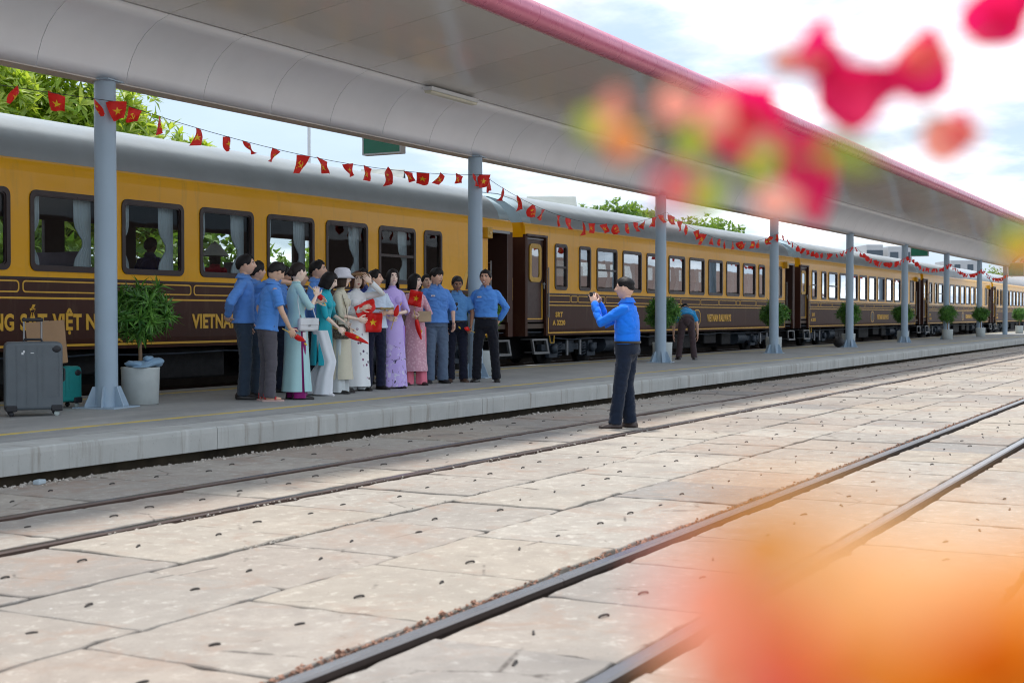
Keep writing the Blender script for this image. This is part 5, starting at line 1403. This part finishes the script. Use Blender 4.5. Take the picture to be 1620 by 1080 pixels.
rolled_flag(hold(P[14], 'L') + wdir(P[14], (0, 1, 0))*.03, wdir(P[14], (-.2, .15, -.9)), 'red flag hanging from the hand of the woman in pink', .30)
def cloth_sheet(fn, nu, nv): 
    m = MB(); return m.loft([[fn(i/nu, j/nv) for i in range(nu+1)] for j in range(nv+1)], 0, True, False, False)
def hand_flag(p, fx, up, w, h, label, kind=0, star=True):
    """small waved cloth with a yellow star, p = upper corner, fx = run of the cloth, up = up axis"""
    fx = fx.normalized(); n = fx.cross(up).normalized(); up = n.cross(fx)
    root = thing('hand_flag', p, label=label, cat='flag', group='small red flags held by the group')
    f = lambda u, v: fx*(u*w) - up*(v*h*(1-.25*u if kind == 1 else 1)) + n*(.03*sin(u*7+v*3)*(.3+u) + .012*sin(v*9))
    m = cloth_sheet(f, 14, 10); o = m.build('cloth', REDF, root); s = o.modifiers.new('s', 'SOLIDIFY'); s.thickness = .002
    if star:
        for sg in (1, -1):
            m = MB(); pts = [(.5+a, .5+b*w/h) for a, b in star_pts(.24)]; c = f(.5, .5) + n*.004*sg
            m.add([c] + [f(a, 1-b) + n*.004*sg for a, b in pts], [(0, 1+i, 1+(i+1) % 10) for i in range(10)]); m.build('star', STARM, root)
    return root
p_ = hold(P[14], 'R'); hand_flag(p_ + woff(P[14], (.10, .02, .17)), wdir(P[14], (-.6, .35, -.15)), Vector((0, 0, 1)), .20, .22, 'red flag with a yellow star raised by the woman in pink')
p_ = wpt(P[12], (-.03, .30, 1.10)); hand_flag(p_ + woff(P[12], (.30, .02, .0)), wdir(P[12], (-1, .1, 0)), Vector((0, 0, 1)), .23, .26, 'red flag with yellow star spread below the hands of the man in pale blue')
p_ = wpt(P[10], (.10, .24, 1.20)); hand_flag(p_ + woff(P[10], (.06, .0, .0)), wdir(P[10], (-1, .0, .42)), Vector((0, 0, 1)), .30, .20, 'plain red cloth held in front of the woman in white', 1, False)
# book and papers of the man in pale blue, fan of the woman in pink
m = MB(); m.box(-.12, .12, -.08, .08, -.012, .012); b_ = wpt(P[12], (-.0, .33, 1.16)); bo = thing('notebook', b_, P[12].root.rotation_euler.z+.3, label='brown notebook with yellow edges in the hands of the man in pale blue', cat='notebook'); bevel(m.build('cover', M('book_cover', (.25, .17, .03), .5), bo), .004)
m = MB(); m.box(-.118, .118, -.082, .078, -.009, .009); m.build('pages', M('book_pages', (.7, .62, .4), .8), bo)
m = MB(); m.box(-.10, .10, -.02, .02, -.10, .06); b_ = wpt(P[14], (-.10, .235, 1.08)); o = thing('purse', b_, P[14].root.rotation_euler.z, label='flat tan clutch bag under the arm of the woman in pink', cat='clutch bag'); bevel(m.build('case', M('tan_leather', (.42, .30, .18), .5), o), .012); m = MB(); m.box(-.102, .102, -.023, -.019, .0, .012); m.build('clasp', STEEL, o)
# handbags
def handbag(q, lp, size, mat, label, strap_top, name='handbag'):
    w, d, h = size; root = thing(name, wpt(q, lp), q.root.rotation_euler.z, label=label, cat='handbag')
    m = MB(); m.box(-d/2, d/2, -w/2, w/2, -h/2, h/2); bevel(m.build('bag', mat, root), .03, 4)
    m = MB(); m.box(d/2-.002, d/2+.010, -w*.47, w*.47, -h*.05, h*.48); bevel(m.build('flap', mat, root), .006)
    m = MB(); m.box(d/2+.008, d/2+.016, -.015, .015, -h*.12, .0); m.build('clasp', STEEL, root)
    inv = root.matrix_basis.inverted(); a = Matrix.LocRotScale(root.location, root.rotation_euler, (1, 1, 1)).inverted() @ wpt(q, strap_top)
    m = MB(); m.tube([(0, w*.4, h*.45), (a.x*.5+.03, w*.3+a.y*.4, a.z*.6), a, (a.x*.5-.0, -w*.3+a.y*.4, a.z*.6), (0, -w*.4, h*.45)], .006, 6); m.build('strap', mat, root); return root
hb = handbag(P[5], (.245, .05, .935), (.26, .08, .16), M('white_leather', (.68, .70, .72), .4), 'white handbag with a hanging tag at the hip of the woman in aqua', (.12, -.02, 1.40))
m = MB(); m.box(.044, .05, -.09, -.045, -.19, -.09); m.build('tag', WHITEM, hb)
def mat_pat():
    t = NT('brown_patterned_canvas'); v = t.vec('Object'); f = t.voro(v, 55, out='Distance')
    t.set(col=t.mix(t.ramp(f, (.25, 0.0), (.4, 1.0)), (.22, .16, .10), (.07, .045, .03)), rough=.5); return t.mat
handbag(P[9], (.235, .08, .86), (.22, .09, .19), mat_pat(), 'brown patterned shoulder bag of the woman with the bucket hat', (.10, .05, 1.38))
# sunglasses on the older man, name badges, wrist watch, key ring
def on_chest(q, x, z, y=.128): return wpt(q, (x, y, z))
for q, lab in ((P[16], 'white name badge on the chest of the man with a fringe'), (P[18], 'white name badge on the chest of the smiling man')):
    o = thing('name_badge', on_chest(q, .085, 1.30, .124), q.root.rotation_euler.z, label=lab, cat='badge', group='name badges'); m = MB(); m.box(-.03, .03, -.002, .004, -.011, .011); m.build('plate', WHITEM, o); m = MB(); m.box(-.022, .022, .004, .0055, -.003, .004); m.build('lettering', M('badge_print', (.4, .1, .08), .5), o)
    m = MB()
    for sx in (-1, 1):
        m.ring(rrect(sx*.085-.055, sx*.085+.055, 1.13, 1.255, .012), rrect(sx*.085-.051, sx*.085+.051, 1.134, 1.251, .01), .122, .1275); m.box(sx*.085-.056, sx*.085+.056, .122, .131, 1.235, 1.262)
    m.build('chest_pockets', clothc('shirt_cloth', BLU if q is P[16] else BLU2), q.root)
o = thing('sunglasses', on_chest(P[17], .02, 1.22, .135), P[17].root.rotation_euler.z, label='dark sunglasses hanging from the shirt of the older man', cat='sunglasses'); m = MB()
for z in (-.035, .035): m.ell((0, 0, z), (.022, .006, .028), 14, 8)
m.build('lens', EYED, o); m = MB(); m.tube([(0, 0, -.01), (0, .004, .01)], .003); m.tube([(.02, 0, .04), (.022, -.03, .02), (.01, -.03, -.08)], .003); m.build('temple', EYED, o)
# photographer: camera and keys
qc = P[19]
mid = (wpt(qc, qc.W['R']) + wpt(qc, qc.W['L']))/2 + wdir(qc, (0, 1, .25))*.025
cm = thing('compact_camera', mid, qc.root.rotation_euler.z, label='small black camera between the raised hands of the photographer', cat='camera')
m = MB(); m.box(-.075, .075, -.020, .020, -.048, .048); bevel(m.build('camera_body', M('camera_black', (.015, .015, .017), .4), cm), .008)
m = MB(); m.lathe([(.028, 0), (.028, .02), (.024, .034), (.02, .034), (.016, .026), (.001, .024)], n=20); m.xf(Matrix.Translation((0, .020, 0)) @ Matrix.Rotation(-pi/2, 4, 'X')); m.build('lens', M('lens_glass', (.03, .03, .04), .1), cm)
m = MB(); m.box(-.06, .04, -.0215, -.0195, -.036, .034); m.build('screen', M('camera_screen', (.04, .05, .06), .1), cm)
m = MB(); m.tube([(.05, 0, .048), (.05, 0, .056)], .009); m.build('shutter_button', STEEL, cm)
kr = thing('key_ring', wpt(qc, (.205, -.045, .93)), qc.root.rotation_euler.z, label='bunch of keys hanging from the belt of the photographer', cat='keys')
m = MB(); m.tube([(0, .016*cos(2*pi*i/14), -.06+.016*sin(2*pi*i/14)) for i in range(15)], .003, 5); m.tube([(0, 0, .03), (0, 0, -.045)], .005, 6); m.build('ring', STEEL, kr)
for k in range(3):
    m = MB(); m.box(-.002, .002, -.012+.008*k-.006, -.012+.008*k+.006, -.15+.012*k, -.075); m.ell((0, -.012+.008*k, -.08), (.003, .012, .012), 10, 6); m.build('key', STEEL, kr)
# ================================================================== LUGGAGE
SUIT = M('suitcase_shell', (.105, .125, .14), .42, .1, .08, 6, .05, 60); SUITB = M('suitcase_trim', (.014, .014, .018), .5); SUITZ = M('suitcase_zip', (.02, .012, .04), .7)
TEALS = M('teal_shell', (.012, .26, .25), .45, 0, .1, 5)
def suitcase(loc, rz, w, d, h, shell, label, handle=True, tilt=0):
    root = thing('suitcase', loc, rz, label=label, cat='suitcase'); root.rotation_euler = (0, tilt, rz)
    for y0, y1 in ((-d/2, -.03), (.03, d/2)):
        m = MB(); m.prism(rrect(-w/2, w/2, .065, h, .055, 7), y0, y1); bevel(m.build('shell', shell, root), .03, 4)
    m = MB(); m.prism(rrect(-w/2+.006, w/2-.006, .072, h-.006, .05, 7), -.031, .031); m.build('zip_band', SUITZ, root)
    m = MB()
    for k in (-.30, -.13, .06): m.prism(rrect(w*k-.003, w*k+.003, .12, h-.04, .002), -d/2-.004, -d/2+.001)
    m.ring(rrect(w*.14, w*.44, .20, h-.05, .03), rrect(w*.14+.006, w*.44-.006, .206, h-.056, .026), -d/2-.004, -d/2+.001); m.build('ribs', shell, root)
    for sx in (-1, 1):
        for sy in (-1, 1):
            m = MB(); m.box(sx*(w/2-.06)-.055, sx*(w/2-.06)+.055, sy*(d/2-.035)-.045, sy*(d/2-.035)+.045, .05, .115); c = bevel(m.build('corner_guard', SUITB, root), .012)
            m = MB(); m.lathe([(.001, -.012), (.024, -.012), (.027, -.006), (.027, .006), (.024, .012), (.001, .012)], n=16); m.xf(Matrix.Translation((sx*(w/2-.06), sy*(d/2-.03), .027)) @ Matrix.Rotation(pi/2, 4, 'X')); m.build('wheel', M('wheel_pale', (.45, .52, .5), .5) if (sx > 0 and sy < 0) else SUITB, c)
    m = MB(); m.ell((w/2-.06, -d/2+.002, h-.075), (.045, .012, .035), 14, 8); m.build('corner_cap', SUITB, root)
    m = MB(); m.tube([(w/2+.004, -.02+.05, h*.45), (w/2+.03, .05, h*.47), (w/2+.03, .05, h*.62), (w/2+.004, .05, h*.64)], .012, 8); m.build('side_handle', SUITB, root)
    m = MB(); m.tube([(-.09, 0, h), (-.08, 0, h+.022), (.08, 0, h+.022), (.09, 0, h)], .012, 8); m.build('top_handle', SUITB, root)
    if handle:
        for sx in (-.085, .085): m = MB(); m.tube([(sx, .02, h-.02), (sx, .02, h+.21)], .010); m.build('trolley_tube', STEEL, root)
        m = MB(); m.box(-.105, .105, 0, .04, h+.205, h+.24); bevel(m.build('trolley_grip', SUITB, root), .01)
    m = MB(); m.box(-w*.18-.02, -w*.18+.0, -d/2-.006, -d/2, h*.83, h*.86); m.box(-w*.18-.005, -w*.18+.012, -d/2-.006, -d/2, h*.855, h*.885); m.box(-w*.06, -w*.0, -d/2-.006, -d/2, h*.845, h*.855); m.build('emblem', WHITEM, root)
    return root
sp = at_z(60, 658, PZ)
suitcase((sp.x+.05, sp.y+.12, PZ), YAW - pi/2 + .40, .555, .34, .755, SUIT, 'large grey hard shell suitcase standing on the platform at the left', True)
tp = at_z(112, 645, PZ)
ts = suitcase((tp.x-.06, tp.y+.14, PZ), YAW - pi/2 + .95, .50, .22, .46, TEALS, 'teal suitcase leaning behind the large grey one', False)
bx = thing('cardboard_box', (tp.x-.16, tp.y+.16, PZ+.46+.028), YAW - pi/2 + .30, label='brown cardboard box standing on the teal suitcase behind the grey suitcase', cat='box')
KRAFT = M('kraft_card', (.40, .25, .14), .85, 0, .08, 3, .1, 30)
m = MB(); m.box(-.20, .20, -.14, .14, 0, .47); m.xf(Matrix.Rotation(-.08, 4, 'Y')); bevel(m.build('carton', KRAFT, bx), .004)
m = MB(); m.box(-.025, .035, -.142, .142, .466, .474); m.xf(Matrix.Rotation(-.08, 4, 'Y')); m.build('tape', M('parcel_tape', (.45, .33, .2), .3), bx)
bb = thing('duffel_bag', (COLX[4]-.45, 11.35, PZ), .4, label='black bag lying at the foot of the fifth column', cat='bag'); m = MB(); m.ell((0, 0, .17), (.30, .17, .17), 20, 12); bevel(m.build('bag', M('black_nylon', (.012, .012, .014), .6, 0, .2, 8, .3, 30), bb), .01); m = MB(); m.tube([(-.12, 0, .32), (-.08, 0, .42), (.08, 0, .42), (.12, 0, .32)], .012); m.build('strap', SUITB, bb)
# ================================================================== BUNTING
def flag_fn(k):
    rn = random.Random(100+k); w = rn.uniform(.20, .25); h = rn.uniform(.26, .32); a = rn.uniform(.6, 2.2)*rn.choice((-1, 1)); c = rn.uniform(.3, 1.1); tw = rn.uniform(-1.1, 1.1); ph_ = rn.random()*6; blow = rn.uniform(-.5, .8)
    def f(u, v):
        x = (u-.5)*w*(1-.30*v*c); ang = a*v*(.4+.6*u) + tw*(u-.5); y = .06*sin(u*5+ph_+v*3)*v + .05*v*sin(ang)
        z = -v*h*(1-.25*c*u)
        X = x*cos(tw*v) + blow*.35*v*h; Y = y + x*sin(tw*v); return Vector((X, Y, z*(1-.3*abs(blow)*v)))
    return f
def sheet(f, nu=8, nv=8): return cloth_sheet(f, nu, nv)
def emblem(f, kind, sg):
    def P_(a, b):
        u, v = .5+a, .5-b*.8; e = .01; n = (f(u+e, v)-f(u, v)).cross(f(u, v+e)-f(u, v)).normalized(); return f(u, v) + n*.0035*sg
    m = MB()
    if kind == 'star': pts = [P_(a, b) for a, b in star_pts(.30)]; m.add([P_(0, 0)] + pts, [(0, 1+i, 1+(i+1) % 10) for i in range(10)])
    else:
        out = []; inn = []
        for i in range(11):
            t = -2.4 + 3.6*i/10; wd = .085*sin(pi*i/10)+.012; out.append(P_(.22*cos(t)+.0, .22*sin(t)+.02)); inn.append(P_((.22-wd)*cos(t)+.02, (.22-wd)*sin(t)+.02))
        m.loft([out, inn], 0, False, False, False)
        def bar(x0, y0, x1, y1, w):
            d = Vector((x1-x0, y1-y0)).normalized(); p = Vector((-d.y, d.x))*w
            m.add([P_(x0+p.x, y0+p.y), P_(x1+p.x, y1+p.y), P_(x1-p.x, y1-p.y), P_(x0-p.x, y0-p.y)], [(0, 1, 2, 3)])
        bar(.20, -.26, -.12, .12, .03); bar(-.22, .06, -.02, .24, .05); bar(-.17, -.22, -.26, -.30, .03)
    return m
NV = 12; FL = []
for k in range(NV):
    f = flag_fn(k); me = sheet(f).mesh('pennant', REDF); kd = 'star' if k % 2 else 'sickle'
    FL.append((me, [emblem(f, kd, s).mesh('star' if kd == 'star' else 'hammer_and_sickle', STARM) for s in (1, -1)]))
STRING = M('bunting_string', (.05, .05, .05), .8)
rf = random.Random(77)
HZ = [3.66, 3.60, 3.52, 3.50, 3.50, 3.50, 3.50, 3.50, 3.50]
def span(p, q, sag, n, label, emb=True, far=False):
    root = thing('bunting', p, label=label, cat='bunting', group='strings of red flags between the columns')
    L = q - p; pt = lambda t: L*t + Vector((0, 0, -sag*4*t*(1-t)))
    m = MB(); m.tube([pt(i/16) for i in range(17)], .004, 5); m.build('string', STRING, root)
    for i in range(n):
        t = (i+.5+rf.uniform(-.18, .18))/n; k = rf.randrange(NV); me, em = FL[k]
        az = atan2(L.y, L.x) + rf.uniform(-.9, .9)
        o = obj('pennant', me, root, pt(t) + Vector((0, 0, -.002)), (rf.uniform(-.4, .5), rf.uniform(-.35, .35), az), (rf.uniform(.72, .92)*(1 if emb else .8),)*3)
        if emb:
            for e in em: obj('emblem', e, o)
    return root
BL = ['red flag bunting at the far left, left of the nearest column', 'red flag bunting between the nearest column and the second', 'red flag bunting between the second and third columns', 'red flag bunting from the third to the fourth column', 'red flag bunting from the fourth to the fifth column', 'red flag bunting from the fifth to the sixth column', 'red flag bunting from the sixth to the seventh column', 'red flag bunting from the seventh to the eighth column', 'red flag bunting from the eighth to the ninth column']
CP_ = lambda k: Vector((COLX[k] if k >= 0 else 3.1, 10.985, HZ[max(0, min(8, k))]))
for k in range(9):
    a = CP_(k-1) if k else Vector((3.2, 10.98, 3.72)); b = CP_(k)
    span(a, b, (.10, .22, .50, .42, .38, .38, .35, .35, .35)[k], 16, BL[k], k < 4)
# flags hanging against the first two columns
for k, (dx, v) in enumerate(((0, 3), (0, 5))):
    o = obj('pennant', FL[v][0], None, CP_(k) + Vector((.0, -.03, -.0)), (0, 0, -pi/2 + YAW + .2), (.9,)*3, label=('red flag hanging in front of the nearest column', 'red flag hanging in front of the second column')[k], cat='flag', group='flags tied to the columns')
    for e in FL[v][1]: obj('emblem', e, o)
# ================================================================== FOREGROUND FLOWERS (close to the lens, out of focus)
def petal_mat(name, c0, c1):
    t = NT(name); g = t.n.new('ShaderNodeNewGeometry').outputs['Random Per Island']; v = t.vec('Object'); k = t.math('ADD', t.math('MULTIPLY', t.noise(v, 30, 3), .4), t.math('MULTIPLY', t.rnd(), .6))
    c = t.mix(k, c0, c1); t.set(col=c, rough=.5, spec=.25)
    tr = t.n.new('ShaderNodeBsdfTranslucent'); t.l.new(c, tr.inputs[0]); ms = t.n.new('ShaderNodeMixShader'); ms.inputs[0].default_value = .62
    t.l.new(t.b.outputs[0], ms.inputs[1]); t.l.new(tr.outputs[0], ms.inputs[2]); t.l.new(ms.outputs[0], t.out.inputs[0]); return t.mat
PET = dict(redo=petal_mat('red_orange_bract', (.92, .27, .16), (.96, .36, .22)), pink=petal_mat('magenta_bract', (.80, .006, .12), (.95, .02, .20)), red=petal_mat('crimson_bract', (.90, .008, .09), (.97, .025, .20)), coral=petal_mat('coral_bract', (.94, .30, .22), (.97, .46, .36)), orange=petal_mat('orange_bract', (.92, .36, .06), (.97, .50, .14)), deep=petal_mat('deep_orange_bract', (.80, .26, .012), (.92, .36, .03)), yel=petal_mat('yellow_bract', (.95, .50, .20), (.97, .60, .30)), green=petal_mat('spray_leaf', (.30, .42, .02), (.55, .62, .06)))
def petal_me(kind, seed):
    rn = random.Random(seed); m = MB(); n = 10; rings = []; cup = rn.uniform(.15, .4)
    for j in range(n+1):
        t = j/n; w = .46*sin(pi*t**.75)**.8*(1 - .25*t) + .01; row = []
        for i in range(9):
            u = -1 + i/4; row.append((u*w, cup*(t*t*.8) + .10*(u*u)*w + .03*noise.noise(Vector((u*2, t*4, seed))), t))
        rings.append(row)
    m.loft(rings, 0, True, False, False); return m.mesh('bract', PET[kind])
PM = {k: [petal_me(k, i) for i in range(3)] for k in PET}
rp = random.Random(19)
def bract(root, px, py, d, L, kind, up=None, name='bract', wide=1.0):
    """one petal about L photo pixels long standing at its own place d metres off"""
    k = 1.3 if d > .7 else (1.0 if d > .3 else 1.12); d *= .78
    p = at(px, py, d); s = L*d/FPX*k
    r = up if up is not None else rp.uniform(0, 2*pi)
    ax = (R_AX*sin(r) + Vector((0, 0, 1))*cos(r) + F_AX*rp.uniform(-.3, .3)).normalized()
    n = (-F_AX + R_AX*rp.uniform(-.5, .5) + Vector((0, 0, rp.uniform(-.4, .4)))); n = (n - ax*n.dot(ax)).normalized(); x = ax.cross(n) * -1
    o = obj(name, PM[kind][rp.randrange(3)], root); o.matrix_world = frameM(p - ax*s*.5, x*s*wide, n*s, ax*s); return o
STEMG = M('flower_stem', (.20, .26, .04), .6)
fl = thing('bougainvillea', (0, 0, 0), label='blurred pink and red bougainvillea spray close to the lens at the upper right', cat='flowering branch')
D = .80
for px, py, d, L, kind, r, w in ((1287, 78, D, 75, 'pink', .1, .8), (1262, 100, D, 70, 'coral', 1.7, .6), (1315, 100, D, 70, 'pink', 2.2, .8), (1350, 150, D, 110, 'pink', 1.2, 1.0), (1342, 165, D*.98, 90, 'red', 2.8, 1.0), (1392, 140, D, 90, 'pink', 1.5, .8), (1455, 108, D, 95, 'red', .2, 1.0), (1462, 90, D*.99, 60, 'coral', 1.2, .9), (1500, 216, D, 72, 'coral', 1.3, 1.0), (1515, 205, D, 50, 'pink', .4, 1.0),
    (1575, 20, D, 90, 'red', .3, 1.1), (1600, 8, D, 80, 'pink', 1.0, 1.0), (1346, 192, D, 40, 'coral', .2, .8),
    (1165, 182, .80, 105, 'pink', 1.0, 1.0), (1195, 210, .80, 105, 'red', 2.2, 1.0), (1135, 178, .70, 75, 'coral', .3, .9), (1212, 245, .70, 80, 'coral', 2.9, .9), (1284, 285, .85, 125, 'red', 3.0, .62), (1232, 318, .64, 80, 'coral', 1.6, .9),
    (972, 165, .60, 58, 'coral', .2, 1.0), (990, 222, .60, 71, 'orange', 1.2, 1.0), (985, 228, .60, 47, 'coral', .8, 1.0), (940, 205, .61, 75, 'green', 2.4, .8), (965, 195, .60, 57, 'yel', .5, .9), (1072, 165, .60, 71, 'coral', 1.7, 1.0), (1075, 300, .50, 85, 'coral', .7, 1.0), (1060, 290, .50, 60, 'pink', 2.2, 1.0), (1095, 220, .60, 71, 'green', .2, .8), (1205, 262, .60, 80, 'green', .9, .6), (1120, 305, .60, 80, 'green', .1, .7), (1340, 250, .50, 100, 'green', 1.9, .5), (1610, 385, .61, 80, 'green', 1.0, .9), (1618, 405, .60, 66, 'orange', 1.0, .9)):
    bract(fl, px, py, d, L, kind, r, 'leaf' if kind == 'green' else 'bract', w)
m = MB()
def stem(pts, r): m.tube([at(p[0], p[1], p[2]*.78) for p in pts], r*.78, 6)
stem([(1290, 110, D), (1350, 160, D), (1440, 145, D), (1560, 60, D), (1700, -60, D+.02), (1850, 100, D+.05), (1900, 700, D+.1), (1900, 1500, D+.15), (1880, 2600, D+.2)], .0012)
stem([(1464, 140, D), (1472, 185, D), (1495, 205, D)], .0011); stem([(1170, 190, .46), (1250, 250, .64), (1345, 250, .7), (1475, 190, D)], .001)
stem([(985, 200, .48), (1080, 230, .49), (1180, 215, .6)], .0008); stem([(1080, 230, .49), (1075, 300, .5)], .0008); stem([(1640, 390, .36), (1750, 500, .4), (1900, 700, D+.1)], .001); stem([(1283, 240, .66), (1285, 280, .66)], .001)
m.build('stem', STEMG, fl)
of = thing('orange_bougainvillea', (0, 0, 0), label='very blurred orange bougainvillea right in front of the lens at the lower right', cat='flowering branch')
for px, py, d, L, kind, r, w in ((1160, 955, .21, 240, 'coral', 2.2, 1.0), (1200, 1065, .21, 260, 'coral', 1.6, .9), (1290, 1085, .21, 240, 'redo', 1.2, .8), (1235, 865, .19, 210, 'orange', 1.3, 1.0), (1325, 1010, .22, 220, 'orange', .6, .9), (1330, 840, .17, 170, 'yel', 1.5, .8), (1450, 900, .18, 270, 'yel', 1.4, .8),
    (1590, 940, .19, 300, 'deep', .5, .9), (1460, 1040, .20, 310, 'deep', 1.8, .9), (1570, 1080, .19, 340, 'deep', 1.3, 1.0), (1390, 950, .19, 180, 'orange', .9, .9), (1540, 870, .17, 160, 'yel', .4, .7), (1105, 1060, .19, 120, 'yel', .3, .7)):
    bract(of, px, py, d, L, kind, r, 'bract', w)
m = MB(); stem([(1250, 960, .22), (1400, 1050, .22), (1600, 1200, .22), (1750, 1700, .25), (1800, 3000, .4)], .0012); m.build('stem', STEMG, of)
